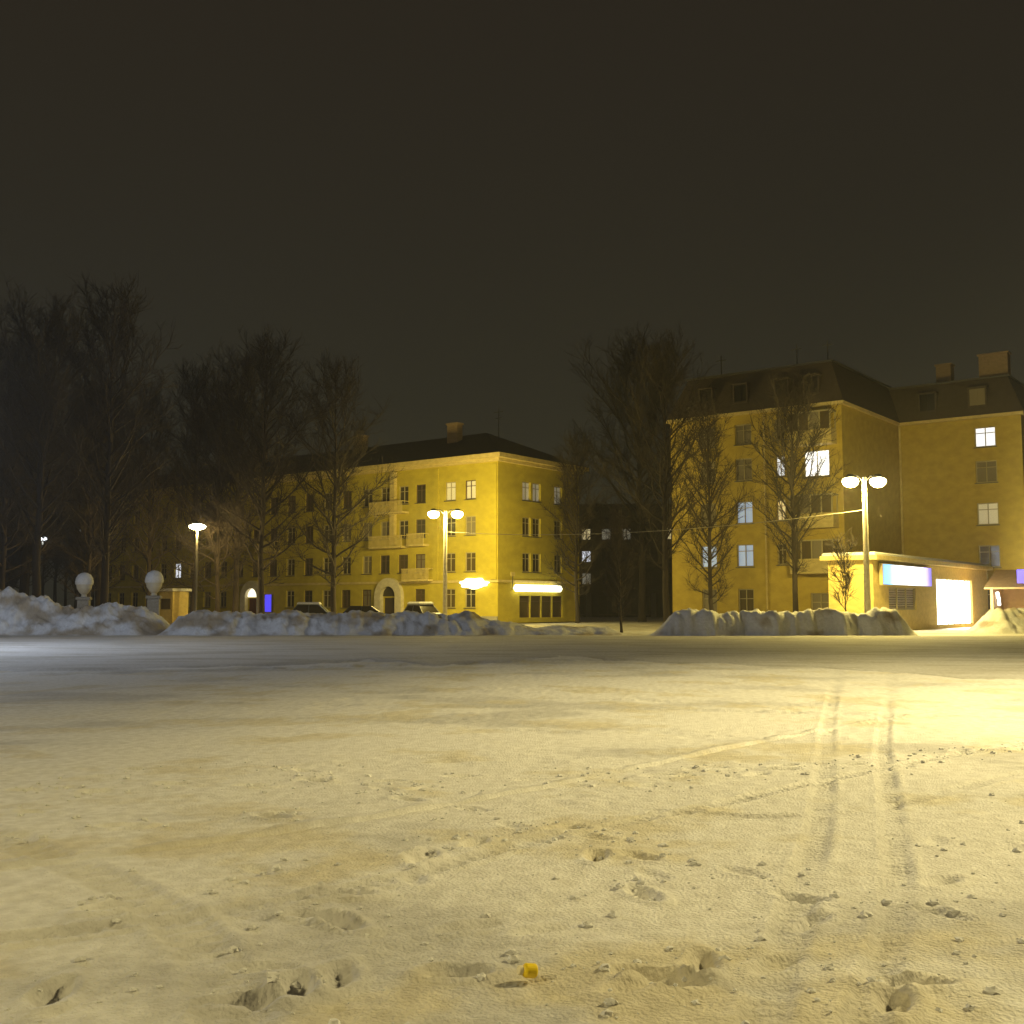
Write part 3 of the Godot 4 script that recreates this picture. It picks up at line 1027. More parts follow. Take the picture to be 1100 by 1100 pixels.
# ------------------------------------------------------------------ shop pavilion on the right
func make_pavilion() -> void:
	var b := thing("shop_pavilion", "low flat-roofed yellow shop pavilion with a glowing front beside the lamp post", "shop", Vector3(22.48, -0.16, -68.5), TURN)
	b.scale = Vector3.ONE * 1.105
	var L := 24.5
	var D := 2.6
	var h := 4.15
	var win := Rect2(2.6, 1.3, 5.0, 1.35)
	var front := Rect2(11.9, 0.25, 8.4, 3.1)
	var fr := face_right()
	part(b, "wall", wall_mesh(0, L, 0, h, [win, front], 0.2), M.pavilion_wall, fr)
	part(b, "wall", wall_mesh(-D, 0, 0, h, [], 0.2), M.pavilion_wall)
	part(b, "wall", wall_mesh(0, L, 0, h, [], 0.2), M.pavilion_wall, face_left(Vector3(-D, 0, -L)))
	part(b, "wall", wall_mesh(0, D, 0, h, [], 0.2), M.pavilion_wall, face_back(Vector3(0, 0, -L)))
	var rf := ST()
	box(rf, Vector3(-D * 0.5, h + 0.13, -L * 0.5), Vector3(D + 0.7, 0.26, L + 0.7))
	var roof := part(b, "roof", done(rf), M.cream_trim)
	var sn := ST()
	bevel_box(sn, Vector3(-D * 0.5, h + 0.35, -L * 0.5), Vector3(D + 0.5, 0.18, L + 0.5), 0.07)
	part(roof, "snow_cover", done(sn), M.cap_snow)
	# shop front: a frame of steel with six glowing panes
	var gf := ST()
	for k in 7:
		box(gf, Vector3(front.position.x + front.size.x * k / 6.0, 1.8, -0.12), Vector3(0.04, 3.1, 0.06))
	for y in [0.29, 3.31]:
		box(gf, Vector3(front.get_center().x, y, -0.122), Vector3(8.4, 0.07, 0.07))
	var f := part(b, "shop_front", done(gf), M.frame_white, fr)
	for k in 6:
		var g := ST()
		box(g, Vector3(front.position.x + front.size.x * (k + 0.5) / 6.0, 1.8, -0.17), Vector3(1.34, 3.08, 0.02))
		part(f, "lit_window", done(g), M.shop_front)
	area(b, fr * Transform3D(Basis(), Vector3(front.get_center().x, 1.9, 0.25)).rotated_local(Vector3.UP, PI), Vector2(8.0, 2.9), Color(1, 0.88, 0.5), 300.0)
	# window with slatted blind
	var w := ST()
	box(w, Vector3(win.get_center().x, win.get_center().y, -0.18), Vector3(5.0, 1.35, 0.02))
	var wp := part(b, "window", done(w), M.glass_brown, fr)
	var wf := ST()
	for k in 4:
		box(wf, Vector3(win.position.x + 5.0 * k / 3.0, win.get_center().y, -0.1), Vector3(0.08, 1.35, 0.08))
	for y in [win.position.y + 0.02, win.end.y - 0.02]:
		box(wf, Vector3(win.get_center().x, y, -0.098), Vector3(5.16, 0.09, 0.1))
	part(wp, "frame", done(wf), M.frame_white)
	for k in 9:
		var bl := ST()
		box(bl, Vector3(win.get_center().x, win.position.y + 0.12 + k * 0.14, -0.15), Vector3(4.8, 0.1, 0.012), Transform3D())
		part(wp, "slat", done(bl), M.blind)
	# lit name board
	var s := thing("shop_sign", "long glowing light box, cyan to white to violet, on the pavilion wall", "sign", b.transform * Vector3(0.02, 2.85, -5.4), TURN + PI / 2)
	s.scale = Vector3(1.0, 1.105, 1.105)
	var grad := Gradient.new()
	grad.offsets = PackedFloat32Array([0.0, 0.12, 0.26, 0.72, 0.88, 1.0])
	grad.colors = PackedColorArray([lin(0.10, 0.30, 0.85), lin(0.18, 0.62, 1.0), lin(1, 1, 1), lin(1, 1, 1), lin(0.5, 0.42, 1.0), lin(0.10, 0.07, 0.45)])
	var gt := GradientTexture2D.new()
	gt.gradient = grad
	gt.width = 256
	gt.height = 8
	var gm := mat("name_board", lin(0.3, 0.3, 0.35), 0.4)
	gm.emission_enabled = true
	gm.emission = Color.BLACK
	gm.emission_texture = gt
	gm.emission_energy_multiplier = 2.2
	var qm := QuadMesh.new()
	qm.size = Vector2(10.0, 1.14)
	part(s, "lit_face", qm, gm, face_front(Vector3(0, 0.5, 0.262)))
	var bd := ST()
	box(bd, Vector3(0, 0.5, 0.155), Vector3(10.12, 1.24, 0.2))
	part(s, "casing", done(bd), M.frame_white)
	var bk := ST()
	box(bk, Vector3(0, 0.5, 0.025), Vector3(9.6, 0.9, 0.05))
	part(s, "bracket", done(bk), M.steel)
	area(s, Transform3D(Basis(), Vector3(0, 0.5, 0.4)).rotated_local(Vector3.UP, PI), Vector2(9.5, 1.0), Color(0.85, 0.9, 1.0), 40.0)
	# porch beyond, with a lean-to roof and a tube lamp
	var pb := thing("entrance_porch", "tan porch with a sloping roof right of the glowing shop front", "porch", Vector3(35.7, 0, -82.0), TURN)
	var q := ST()
	box(q, Vector3(0, 1.5, -1.5), Vector3(0.2, 3.0, 3.0))
	box(q, Vector3(4.2, 1.5, -1.5), Vector3(0.2, 3.0, 3.0))
	box(q, Vector3(2.1, 1.5, -3.1), Vector3(4.4, 3.0, 0.2))
	part(pb, "wall", done(q), M.tan_wall)
	var pr := ST()
	quad(pr, Vector3(-0.4, 2.9, 0.5), Vector3(4.7, 2.9, 0.5), Vector3(4.7, 4.3, -3.1), Vector3(-0.4, 4.3, -3.1))
	quad(pr, Vector3(-0.4, 4.18, -3.1), Vector3(4.7, 4.18, -3.1), Vector3(4.7, 2.78, 0.5), Vector3(-0.4, 2.78, 0.5))
	quad(pr, Vector3(-0.4, 2.78, 0.5), Vector3(4.7, 2.78, 0.5), Vector3(4.7, 2.9, 0.5), Vector3(-0.4, 2.9, 0.5))
	quad(pr, Vector3(-0.4, 2.78, 0.5), Vector3(-0.4, 2.9, 0.5), Vector3(-0.4, 4.3, -3.1), Vector3(-0.4, 4.18, -3.1))
	part(pb, "roof", done(pr), M.tan_wall)
	var dd := ST()
	box(dd, Vector3(2.6, 1.1, -2.95), Vector3(1.0, 2.2, 0.08))
	part(pb, "door", done(dd), M.door_dark)
	var lm := thing("tube_lamp", "short slanting white tube lamp glowing inside the tan porch", "lamp", pb.transform * Vector3(0.1, 2.0, -1.0), TURN + PI / 2)
	var lt := ST()
	tube(lt, [Vector3(-0.22, 0.55, 0.12), Vector3(0.25, -0.4, 0.12)], [0.13, 0.13], 10)
	part(lm, "lit_tube", done(lt, true), M.lit_bright)
	var lb := ST()
	box(lb, Vector3(0, 0.08, 0.03), Vector3(0.2, 0.5, 0.06))
	part(lm, "bracket", done(lb), M.steel)
	omni(lm, Vector3(0.0, 0.1, 0.45), Color(0.95, 0.95, 1), 0.5)
	var sb := thing("wall_sign", "small blue-violet light box at the right edge of the picture", "sign", pb.transform * Vector3(2.5, 3.2, 0.45), TURN)
	var s1 := ST()
	bevel_box(s1, Vector3(0, 0.5, 0.1), Vector3(1.1, 1.0, 0.2), 0.04)
	part(sb, "lit_face", done(s1), M.sign_blue)
	var s2 := ST()
	box(s2, Vector3(0, -0.1, 0.06), Vector3(0.1, 0.3, 0.1))
	part(sb, "bracket", done(s2), M.steel)

# ------------------------------------------------------------------ lamps
func lamp_head(parent: Node3D, at: Vector3, dirx: float, lit: Material, big: float) -> void:
	var hs := ST()
	lathe(hs, [Vector2(0.0, 0.26), Vector2(0.12, 0.24), Vector2(0.2, 0.14), Vector2(0.26, 0.08), Vector2(0.22, 0.06)], 16, Vector3.ZERO, 0.62)
	var hd := part(parent, "lamp_housing", done(hs, true), M.steel, Transform3D(Basis().scaled(Vector3.ONE * big), at))
	var bw := ST()
	lathe(bw, [Vector2(0.2, 0.09), Vector2(0.33, 0.02), Vector2(0.36, -0.09), Vector2(0.30, -0.22), Vector2(0.18, -0.31), Vector2(0.0, -0.34)], 16, Vector3.ZERO, 0.8)
	part(hd, "lamp_glass", done(bw, true), lit)

func twin_lamp(label: String, at: Vector3, turn: float, height: float, half: float, energy: float, c: Color, cutoff := 0.0) -> Node3D:
	var b := thing("street_lamp", label, "street lamp", at, turn, "street lamps round the square")
	var p := ST()
	tube(p, [Vector3(0, -0.2, 0), Vector3(0, height * 0.5, 0), Vector3(0, height + 0.2, 0)], [0.20, 0.165, 0.12], 12)
	part(b, "pole", done(p, true), M.concrete)
	for s in [-1, 1]:
		var a := ST()
		tube(a, [Vector3(0, height - 0.1, 0), Vector3(s * half * 0.45, height + 0.28, 0), Vector3(s * half, height + 0.26, 0)], [0.05, 0.045, 0.04], 8)
		part(b, "arm", done(a, true), M.steel)
		lamp_head(b, Vector3(s * half, height + 0.05, 0), s, M.lamp_sodium, 1.35)
		if cutoff > 0.0:   # full cut-off luminaire: throws its light downwards only
			var l := SpotLight3D.new()
			l.name = "lamp_light"
			l.light_color = c.linear_to_srgb()
			l.light_energy = energy
			l.light_size = 0.3
			l.spot_angle = cutoff
			l.spot_angle_attenuation = 0.3
			l.spot_range = 120.0
			l.spot_attenuation = 2.0
			l.shadow_enabled = true
			b.add_child(l, true)
			l.position = Vector3(s * half, height - 0.62, 0)
			l.rotation.x = -PI / 2
		else:
			omni(b, Vector3(s * half, height - 0.62, 0), c, energy, 0.3)
	return b

func single_lamp(label: String, at: Vector3, height: float, energy: float, c: Color, lit: Material, big: float) -> void:
	var b := thing("street_lamp", label, "street lamp", at, 0.0, "street lamps round the square")
	var p := ST()
	tube(p, [Vector3(0, -0.2, 0), Vector3(0, height * 0.5, 0), Vector3(0, height, 0)], [0.13, 0.11, 0.08], 10)
	part(b, "pole", done(p, true), M.steel)
	var sh := ST()
	lathe(sh, [Vector2(0.0, 0.46), Vector2(0.12, 0.44), Vector2(0.3, 0.34), Vector2(0.36, 0.27), Vector2(0.3, 0.27)], 20)
	part(b, "lamp_shade", done(sh, true), M.steel, Transform3D(Basis().scaled(Vector3.ONE * big), Vector3(0, height, 0)))
	var g := ST()
	lathe(g, [Vector2(0.3, 0.28), Vector2(0.6, 0.16), Vector2(0.66, 0.06), Vector2(0.56, -0.06), Vector2(0.34, -0.15), Vector2(0.1, -0.18)], 20)
	part(b, "lamp_glass", done(g, true), lit, Transform3D(Basis().scaled(Vector3.ONE * big), Vector3(0, height, 0)))
	omni(b, Vector3(0, height - 0.4 * big, 0.25), c, energy, 0.3)

# ------------------------------------------------------------------ trees
class TreeData:
	var V := PackedVector3Array()
	var N := PackedVector3Array()
	var I := PackedInt32Array()
	func tube(pts: Array, radii: Array, sides: int) -> void:
		var first := V.size()
		for i in pts.size():
			var d: Vector3 = (pts[mini(i + 1, pts.size() - 1)] - pts[maxi(i - 1, 0)]).normalized()
			var u := d.cross(Vector3(0.31, 0.12, 0.94))
			if u.length() < 0.05:
				u = d.cross(Vector3.RIGHT)
			u = u.normalized()
			var w := u.cross(d)
			for k in sides:
				var a := TAU * k / sides
				var n := u * cos(a) + w * sin(a)
				V.append(pts[i] + n * radii[i])
				N.append(n)
		for i in pts.size() - 1:
			for k in sides:
				var a := first + i * sides + k
				var b := first + i * sides + (k + 1) % sides
				I.append_array(PackedInt32Array([a, b, a + sides, b, b + sides, a + sides]))
	func mesh() -> ArrayMesh:
		var a := []
		a.resize(Mesh.ARRAY_MAX)
		a[Mesh.ARRAY_VERTEX] = V
		a[Mesh.ARRAY_NORMAL] = N
		a[Mesh.ARRAY_INDEX] = I
		var m := ArrayMesh.new()
		m.add_surface_from_arrays(Mesh.PRIMITIVE_TRIANGLES, a)
		return m

func limb(start: Vector3, dir: Vector3, length: float, segs: int, up: float, wob: float) -> Array:
	var pts := [start]
	var d := dir.normalized()
	for k in segs:
		d = (d + Vector3(rng.randfn(0, wob), up + rng.randfn(0, wob), rng.randfn(0, wob))).normalized()
		pts.append(pts[-1] + d * length / segs)
	return pts

func taper(r0: float, r1: float, n: int) -> Array:
	var out := []
	for k in n:
		out.append(lerpf(r0, r1, float(k) / (n - 1)))
	return out

func make_tree(sd: int, H: float, r0: float, low: float, spread: float, limbs: int, droop: float) -> Array:
	rng.seed = sd
	var wood := TreeData.new()
	var twigs := TreeData.new()
	var tp := [Vector3(0, -0.3, 0)]
	var lean := Vector3(rng.randfn(0, 0.012), 0, rng.randfn(0, 0.012))
	var n := 14
	for k in n:
		tp.append(tp[-1] + Vector3(rng.randfn(0, 0.05), (H + 0.3) / n, rng.randfn(0, 0.05)) + lean)
	var tr := []
	for k in n + 1:
		tr.append(maxf(0.025, r0 * pow(1.0 - float(k) / (n + 0.6), 0.8) * (1.25 if k == 0 else 1.0)))
	wood.tube(tp, tr, 9)
	var az := rng.randf() * TAU
	for i in limbs:
		var t := lerpf(low, 0.985, pow(float(i) / (limbs - 1), 0.9))
		var fi := t * n
		var a: Vector3 = tp[int(fi)].lerp(tp[mini(int(fi) + 1, n)], fi - int(fi))
		az += 2.4 + rng.randfn(0, 0.4)
		var shape := pow(sin(PI * clampf((t - low) / (1.05 - low) * 0.86 + 0.14, 0.0, 1.0)), 0.75)
		var L := spread * shape * rng.randf_range(0.7, 1.15) + 0.4
		var steep := lerpf(0.15 + droop, 1.15, t)
		var d := Vector3(cos(az), steep, sin(az))
		var lp := limb(a, d, L, 6, 0.07 + 0.1 * t, 0.14)
		var lr: float = minf(tr[int(fi)] * 0.55, 0.018 + L * 0.016)
		wood.tube(lp, taper(lr, 0.014, 7), 5)
		var subs := int(6 + L * 3.0)
		for s in subs:
			var ft := rng.randf_range(0.18, 1.0) * 6.0
			var sp: Vector3 = lp[mini(int(ft), 5)].lerp(lp[mini(int(ft) + 1, 6)], ft - int(ft)) if ft < 6.0 else lp[6]
			var along: Vector3 = (lp[mini(int(ft) + 1, 6)] - lp[mini(int(ft), 5)]).normalized()
			var sd_ := (along + Vector3(rng.randfn(0, 0.7), rng.randfn(0.15, 0.5), rng.randfn(0, 0.7))).normalized()
			var sl := rng.randf_range(0.5, 1.0) * (0.5 + L * 0.30)
			var spt := limb(sp, sd_, sl, 3, 0.08, 0.2)
			twigs.tube(spt, taper(0.020, 0.009, 4), 3)
			for q in int(3 + sl * 3.2):
				var fq := rng.randf_range(0.1, 2.99)
				var qp: Vector3 = spt[int(fq)].lerp(spt[int(fq) + 1], fq - int(fq))
				var qd: Vector3 = ((spt[int(fq) + 1] - spt[int(fq)]).normalized() + Vector3(rng.randfn(0, 0.6), rng.randfn(0.1, 0.5), rng.randfn(0, 0.6))).normalized()
				var ql := rng.randf_range(0.25, 0.8)
				twigs.tube([qp, qp + qd * ql * 0.5 + Vector3(0, rng.randf_range(-0.03, 0.05), 0), qp + qd * ql + Vector3(0, rng.randf_range(-0.02, 0.12), 0)], [0.011, 0.009, 0.006], 3)
	return [wood.mesh(), twigs.mesh()]

func plant_trees() -> void:
	var kinds := [make_tree(101, 20.0, 0.27, 0.22, 5.6, 54, 0.35), make_tree(202, 20.0, 0.23, 0.12, 4.8, 56, 0.2), make_tree(303, 20.0, 0.30, 0.26, 6.8, 54, 0.4), make_tree(404, 20.0, 0.25, 0.16, 5.6, 60, 0.0)]
	# [x, z, height, kind, turn, label]
	var spots := [
		[-31.1, -72.0, 19.8, 2, 0.3, "broad bare tree at the far left, behind the highest snow"],
		[-27.7, -75.0, 21.6, 0, 1.4, "tallest bare tree of the left group, with a thick dark trunk"],
		[-30.2, -92.0, 18.6, 1, 2.2, "slim bare tree left of the single street lamp"],
		[-27.5, -95.0, 20.9, 3, 0.9, "bare tree whose trunk stands right behind the single street lamp"],
		[-23.8, -89.0, 18.4, 1, 3.0, "thin bare tree just right of the single street lamp"],
		[-22.8, -90.5, 20.8, 0, 4.1, "bare tree left of the arched red doorway"],
		[-19.1, -84.0, 20.8, 3, 5.0, "tall bare tree between the arched doorway and the blue light box"],
		[-13.9, -86.0, 19.4, 3, 2.7, "bare tree with low spreading branches standing alone before the long building"],
		[6.4, -64.5, 7.0, 1, 1.1, "small thin bare tree rising from the snow bank in the gap"],
		[12.0, -85.0, 20.2, 0, 0.2, "dark bare tree hugging the left edge of the tall building"],
		[13.2, -112.0, 26.5, 2, 1.9, "largest bare tree in the gap between the buildings"],
		[6.2, -104.0, 16.5, 3, 3.3, "bare tree at the right end of the long building"],
		[14.2, -78.0, 15.2, 1, 0.6, "slender bare tree before the blue-lit windows of the tall building"],
		[19.5, -76.0, 16.0, 0, 3.9, "bare tree before the middle of the tall building"],
		[-37.2, -80.0, 19.5, 3, 0.4, "bare tree at the picture's left edge"],
		[-39.0, -104.0, 20.5, 1, 2.0, "shadowy bare tree behind the far left snow, near the small white lamp"],
		[-43.5, -112.0, 22.0, 0, 3.1, "shadowy bare tree to the right of the small white far lamp"],
		[-48.0, -108.0, 22.0, 2, 4.4, "shadowy bare tree left of the small white far lamp"],
		[-36.0, -96.0, 19.0, 2, 5.2, "shadowy bare tree between the two snow-topped urns"],
		[-53.0, -120.0, 22.0, 3, 1.2, "farthest shadowy bare tree in the dark left corner"],
		[-33.2, -86.0, 17.5, 1, 3.7, "slender bare tree above the right-hand snow-topped urn"],
	]
	var protos := {}
	for s in spots:
		var k: int = s[3]
		var sc: float = s[2] / 20.0
		var at := Vector3(s[0], 0, s[1])
		if not protos.has(k):
			var t := thing("bare_tree", s[5], "tree", at, s[4], "bare winter trees")
			t.scale = Vector3.ONE * sc
			part(t, "trunk", kinds[k][0], M.bark)
			part(t, "crown", kinds[k][1], M.twig)
			protos[k] = t
		else:
			dup(protos[k], at, s[4], sc, s[5])
	# a far-off wood behind the left trees
	var mm := MultiMesh.new()
	mm.transform_format = MultiMesh.TRANSFORM_3D
	mm.mesh = kinds[2][1]
	var mw := MultiMesh.new()
	mw.transform_format = MultiMesh.TRANSFORM_3D
	mw.mesh = kinds[2][0]
	mm.instance_count = 60
	mw.instance_count = 60
	rng.seed = 640
	for k in 60:
		var z := rng.randf_range(-215, -158)
		var tf := Transform3D(Basis(Vector3.UP, rng.randf() * TAU).scaled(Vector3.ONE * rng.randf_range(0.75, 1.15)), Vector3(z * rng.randf_range(0.33, 0.62), 0, z))
		mm.set_instance_transform(k, tf)
		mw.set_instance_transform(k, tf)
	var wood := thing("wood", "dark mass of far bare trees behind the left-hand trunks", "trees")
	wood.set_meta("kind", "stuff")
	for q in [["trunks", mw, M.bark], ["crowns", mm, M.twig]]:
		var mi := MultiMeshInstance3D.new()
		mi.name = q[0]
		mi.multimesh = q[1]
		mi.material_override = q[2]
		mi.set_meta("kind", "stuff")
		wood.add_child(mi, true)
	# sapling by the lamp post
	var m := make_tree(909, 4.6, 0.05, 0.3, 0.9, 14, 0.5)
	var t := thing("sapling", "thin bare sapling against the yellow pavilion, left of the lamp post", "sapling", Vector3(19.5, 0.05, -64.0), 0.5)
	part(t, "trunk", m[0], M.bark)
	part(t, "crown", m[1], M.twig)

# ------------------------------------------------------------------ cars
func car(label: String, at: Vector3, turn: float, paint: Material, tall: float, snow: float) -> void:
	var b := thing("parked_car", label, "car", at, turn, "cars parked behind the snow bank")
	# side outline of the lower body, then the cabin
	var w := 0.84
	var low := PackedVector2Array([Vector2(-2.12, 0.32), Vector2(2.08, 0.30), Vector2(2.16, 0.50), Vector2(2.12, 0.74), Vector2(1.98, 0.86), Vector2(0.95, 1.0), Vector2(-1.55, 1.02), Vector2(-2.08, 0.95), Vector2(-2.18, 0.62)])
	var st := ST()
	var n := low.size()
	var rings := []
	for zz in [[-w, 0.95], [-w + 0.08, 1.0], [w - 0.08, 1.0], [w, 0.95]]:
		var ring := []
		for v in low:
			ring.append(Vector3(v.x * zz[1], 0.65 + (v.y - 0.65) * zz[1], zz[0]))
		rings.append(ring)
	for r in 3:
		for k in n:
			var j := (k + 1) % n
			quad(st, rings[r][k], rings[r][j], rings[r + 1][j], rings[r + 1][k])
	for e in [0, 3]:
		for k in range(1, n - 1):
			var f: Array = [rings[e][0], rings[e][k], rings[e][k + 1]]
			if e == 3:
				f.reverse()
			for v in f:
				st.add_vertex(v)
	var body := part(b, "body", done(st), paint)
	var y1 := tall
	var base := [Vector3(-1.75, 1.0, 0.78), Vector3(1.0, 0.98, 0.78), Vector3(1.0, 0.98, -0.78), Vector3(-1.75, 1.0, -0.78)]
	var roof := [Vector3(-1.25, y1, 0.62), Vector3(0.25, y1, 0.62), Vector3(0.25, y1, -0.62), Vector3(-1.25, y1, -0.62)]
	var g := ST()
	for k in 4:
		quad(g, base[k], base[(k + 1) % 4], roof[(k + 1) % 4], roof[k])
	part(b, "glazing", done(g), M.glass_dark)
	var rf := ST()
	quad(rf, roof[0] + Vector3(-0.03, 0.01, 0.03), roof[1] + Vector3(0.03, 0.01, 0.03), roof[2] + Vector3(0.03, 0.01, -0.03), roof[3] + Vector3(-0.03, 0.01, -0.03))
	for k in 4:
		tube(rf, [base[k] * Vector3(1.005, 1, 1.005), roof[k] * Vector3(1.0, 1.0, 1.01)], [0.045, 0.045], 5)
		tube(rf, [roof[k], roof[(k + 1) % 4]], [0.045, 0.045], 5)
	for s in [-1, 1]:
		tube(rf, [Vector3(-0.45, 1.0, 0.785 * s), Vector3(-0.45, y1, 0.63 * s)], [0.04, 0.04], 5)
	part(b, "roof", done(rf), paint)
	if snow > 0.0:
		var sn := ST()
		bevel_box(sn, Vector3(-0.5, y1 + snow * 0.5 + 0.04, 0), Vector3(1.62, snow, 1.34), snow * 0.55)
		part(b, "roof_snow", done(sn, true), M.cap_snow)
		var s2 := ST()
		quad(s2, Vector3(1.05, 1.03, 0.7), Vector3(1.95, 0.93, 0.7), Vector3(1.95, 0.93, -0.7), Vector3(1.05, 1.03, -0.7))
		part(b, "bonnet_snow", done(s2), M.cap_snow)
	for sx in [-1.3, 1.32]:
		for sz in [-1, 1]:
			var wh := ST()
			tube(wh, [Vector3(0, 0, -0.1), Vector3(0, 0, 0.1)], [0.31, 0.31], 18)
			var wl := part(b, "wheel", done(wh), M.black_rubber, face_front(Vector3(sx, 0.31, sz * 0.78)))
			var ri := ST()
			tube(ri, [Vector3(0, 0, -0.115), Vector3(0, 0, 0.115)], [0.19, 0.19], 12)
			part(wl, "rim", done(ri), M.steel)
	for sz in [-1, 1]:
		var h := ST()
		bevel_box(h, Vector3(2.1, 0.66, sz * 0.6), Vector3(0.12, 0.16, 0.32), 0.03)
		part(b, "headlight", done(h), M.frame_white)
		var tl := ST()
		bevel_box(tl, Vector3(-2.12, 0.78, sz * 0.68), Vector3(0.1, 0.26, 0.2), 0.03)
		part(b, "tail_light", done(tl), M.door_red)

# ------------------------------------------------------------------ urns, booth, litter, cable
func urn(label: String, at: Vector3, size: float) -> void:
	var b := thing("urn", label, "urn", at, 0.2, "snow-topped urns")
	var p := ST()
	bevel_box(p, Vector3(0, 0.25, 0), Vector3(1.1, 0.5, 1.1), 0.06)
	bevel_box(p, Vector3(0, 1.15, 0), Vector3(0.72, 1.3, 0.72), 0.05)
	bevel_box(p, Vector3(0, 1.88, 0), Vector3(0.9, 0.16, 0.9), 0.05)
	part(b, "pedestal", done(p), M.stone_grey)
	var v := ST()
	lathe(v, [Vector2(0.0, 1.96), Vector2(0.2, 1.97), Vector2(0.16, 2.08), Vector2(0.30, 2.2), Vector2(0.46, 2.42), Vector2(0.51, 2.65), Vector2(0.54, 2.72), Vector2(0.47, 2.74)], 24)
	part(b, "bowl", done(v, true), M.white_trim)
	var s := ST()
	lathe(s, [Vector2(0.56, 2.64), Vector2(0.58, 2.78), Vector2(0.53, 3.0), Vector2(0.40, 3.18), Vector2(0.2, 3.28), Vector2(0.0, 3.31)], 24)
	part(b, "snow_cap", done(s, true), M.cap_snow)
	b.scale = Vector3(0.84, 1.0, 0.84) * size

func small_things() -> void:
	urn("rounded snow-topped urn on the left, above the rough snow bank", Vector3(-25.1, 0, -64.6), 1.06)
	urn("rounded snow-topped urn beside the small yellow booth", Vector3(-21.0, 0, -64.6), 1.1)
	# booth
	var b := thing("booth", "small yellow booth with a pale flat roof behind the right-hand urn", "booth", Vector3(-29.6, 0, -96.5), TURN)
	var st := ST()
	box(st, Vector3(0, 1.4, 0), Vector3(1.9, 2.8, 1.6))
	part(b, "wall", done(st), M.pavilion_wall)
	var rf := ST()
	bevel_box(rf, Vector3(0, 2.93, 0), Vector3(2.3, 0.25, 2.0), 0.06)
	part(b, "roof", done(rf), M.cap_snow)
	var wd := ST()
	box(wd, Vector3(0, 1.7, 0.82), Vector3(1.3, 0.9, 0.06))
	part(b, "window", done(wd), M.glass_brown)
	# cars
	var green := mat("paint_green", lin(0.05, 0.06, 0.03), 0.35)
	green.clearcoat_enabled = true
	var black := mat("paint_black", lin(0.015, 0.015, 0.016), 0.3)
	black.clearcoat_enabled = true
	var grey := mat("paint_grey", lin(0.12, 0.12, 0.11), 0.35)
	grey.clearcoat_enabled = true
	car("dark green parked car with snow on its roof, right of the blue light box", Vector3(-14.3, 0, -80.5), 0.06, green, 1.62, 0.16)
	car("black parked car between the bare lone tree and the nearer archway", Vector3(-10.6, 0, -81.0), 0.12, black, 1.5, 0.0)
	car("grey parked car with a bright snowy roof, left of the lit lamp post", Vector3(-6.7, 0, -84.0), TURN - 0.25, grey, 1.62, 0.2)
	# cable between the two lamp posts
	var c := thing("cable", "thin overhead cable strung between the two twin-headed lamp posts", "cable", Vector3(0, 0, 0))
	var pts := []
	var A := Vector3(-5.3, 7.45, -88)
	var B := Vector3(20.43, 7.1, -63.5)
	for k in 25:
		var t := k / 24.0
		pts.append(A.lerp(B, t) + Vector3(0, -2.8 * t * (1.0 - t), 0))
	var cs := ST()
	tube(cs, pts, taper(0.022, 0.022, 25), 5)
	part(c, "strand", done(cs, true), M.wire)
	# yellow litter in the foreground
	var yl := mat("yellow_plastic", lin(0.95, 0.70, 0.02), 0.35)
	var l := thing("plastic_bottle", "small bright yellow bottle lying on the snow in the foreground", "litter", Vector3(0.075, 0.035, -4.87), 0.35)
	var bs := ST()
	lathe(bs, [Vector2(0, -0.03), Vector2(0.026, -0.03), Vector2(0.03, -0.024), Vector2(0.03, 0.018), Vector2(0.024, 0.028), Vector2(0.016, 0.034)], 20)
	var lay := Transform3D(Basis(Vector3(0, 0, 1), PI / 2.0 - 0.15), Vector3.ZERO)
	part(l, "body", done(bs, true), yl, lay)
	var cp := ST()
	lathe(cp, [Vector2(0.018, 0.033), Vector2(0.02, 0.035), Vector2(0.02, 0.05), Vector2(0.017, 0.053), Vector2(0, 0.053)], 16)
	part(l, "cap", done(cp, true), mat("cap_white", lin(0.8, 0.72, 0.5), 0.4), lay)

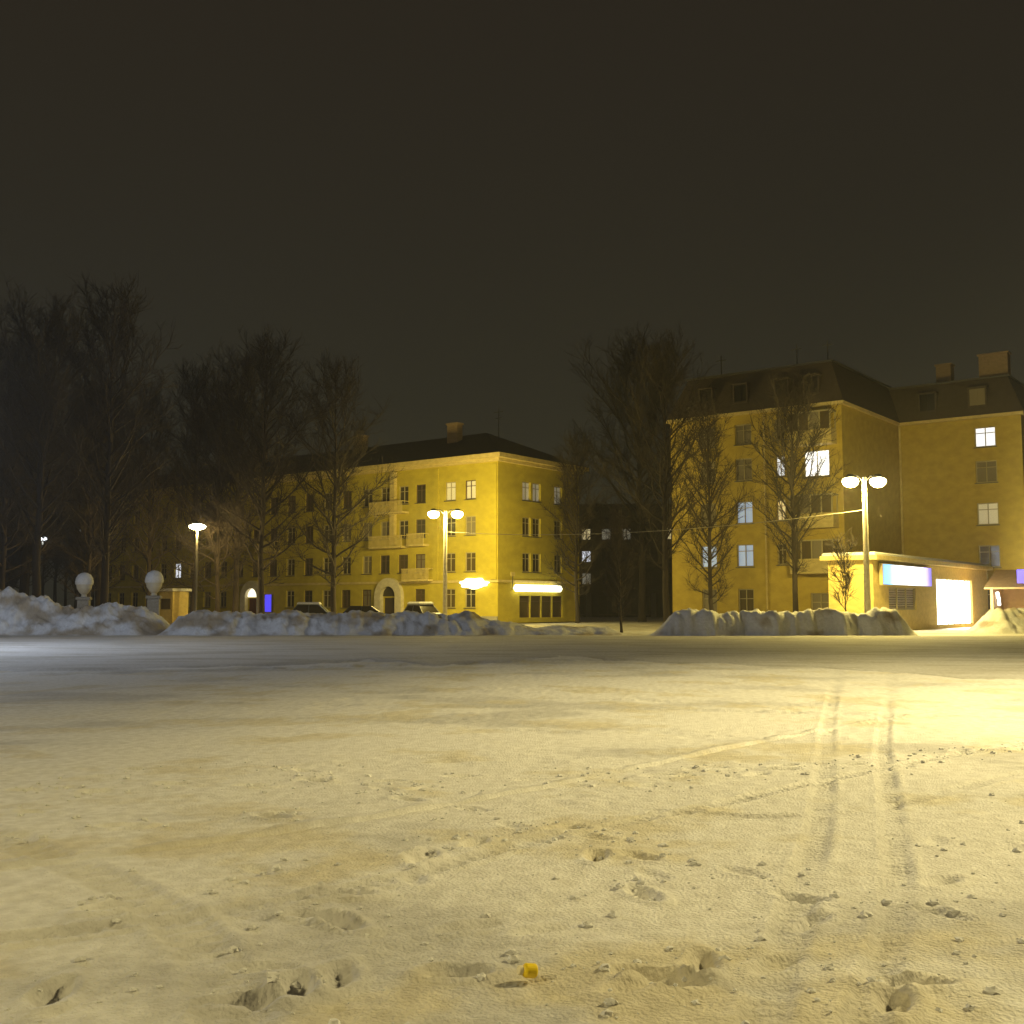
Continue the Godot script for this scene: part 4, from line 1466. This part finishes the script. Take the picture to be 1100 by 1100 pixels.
# ------------------------------------------------------------------ everything
func _ready() -> void:
	var cam := Camera3D.new()
	cam.name = "camera"
	cam.fov = 49.98
	cam.far = 2000.0
	add_child(cam)
	cam.position = Vector3(0, 1.6, 0)
	cam.rotation.x = atan(100.0 / 1180.0)
	cam.current = true
	var env := Environment.new()
	env.background_mode = Environment.BG_SKY
	var sm := ProceduralSkyMaterial.new()
	sm.sky_top_color = lin(0.0205, 0.0150, 0.0100)
	sm.sky_horizon_color = lin(0.0220, 0.0220, 0.0145)
	sm.sky_curve = 0.3
	sm.ground_bottom_color = lin(0.02, 0.018, 0.012)
	sm.ground_horizon_color = lin(0.0220, 0.0220, 0.0145)
	var sky := Sky.new()
	sky.sky_material = sm
	env.sky = sky
	env.tonemap_mode = Environment.TONE_MAPPER_LINEAR
	env.tonemap_exposure = 1.0
	env.fog_enabled = true
	env.fog_density = 0.0006
	env.fog_light_color = Color(0.92, 0.92, 0.92)
	env.sdfgi_enabled = true
	env.ssao_enabled = true
	env.ssil_enabled = true
	var we := WorldEnvironment.new()
	we.name = "world_environment"
	we.environment = env
	add_child(we)

	make_materials()
	# ground to the horizon
	var gp := PlaneMesh.new()
	gp.size = Vector2(1600, 1600)
	gp.subdivide_width = 8
	gp.subdivide_depth = 8
	var gr := structure("ground", gp, M.far_snow, "snowy ground reaching to the horizon behind the buildings", "ground")
	gr.position = Vector3(0, -0.09, -300)
	make_snow_field()
	make_crumbs()
	make_shade_band()
	snow_bank("rough high snow bank of grey and dirty chunks on the left", -42.0, -18.4, -58.3, 0.0, 6.0, func(x: float) -> float: return lerpf(2.35, 1.5, smoothstep(-29.0, -24.5, x)) - 0.3 * smoothstep(-22.0, -19.0, x), 61, 0.10)
	snow_bank("low even snow bank before the long building", -19.4, 6.6, -58.4, 0.0, 4.6, func(x: float) -> float: return 1.2 - 0.75 * smoothstep(-4.0, 2.0, x), 67, 0.02)
	snow_bank("grey snow bank before the tall building, ending at the lamp post", 7.2, 21.6, -57.3, 0.0, 4.4, func(_x: float) -> float: return 1.25, 71, -0.14, 0.2)
	snow_bank("yellow-lit snow heap beside the porch on the right", 26.5, 38.0, -61.5, -0.2, 5.0, func(_x: float) -> float: return 1.35, 83, -0.05)
	make_long_building()
	make_tall_building()
	make_far_building()
	make_pavilion()
	twin_lamp("twin-headed lamp post glowing before the long building's corner", Vector3(-5.35, 0, -88), 0.0, 8.95, 0.95, 110.0, SODIUM)
	twin_lamp("twin-headed lamp post glowing beside the shop pavilion", Vector3(20.48, 0, -63.5), 0.0, 8.82, 0.8, 130.0, SODIUM)
	single_lamp("single lamp with a round shade among the left trees", Vector3(-24.4, 0, -85), 7.6, 70.0, Color(1, 0.70, 0.22), M.lamp_pale, 1.0)
	single_lamp("small white far lamp low on the left", Vector3(-59.9, 0, -140), 10.0, 6.0, Color(0.9, 0.95, 1), M.lamp_cold, 0.9)
	single_lamp("smallest dim lamp between the left trees", Vector3(-59.0, 0, -150), 12.0, 3.0, Color(0.9, 0.95, 1), M.lit_white, 0.5)
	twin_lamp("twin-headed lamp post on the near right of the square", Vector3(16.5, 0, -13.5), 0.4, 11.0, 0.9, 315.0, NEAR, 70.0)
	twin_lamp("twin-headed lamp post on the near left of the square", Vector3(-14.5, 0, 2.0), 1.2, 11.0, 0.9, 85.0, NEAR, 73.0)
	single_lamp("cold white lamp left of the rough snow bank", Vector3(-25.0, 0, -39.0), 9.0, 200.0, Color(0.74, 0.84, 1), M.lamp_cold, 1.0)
	plant_trees()
	small_things()
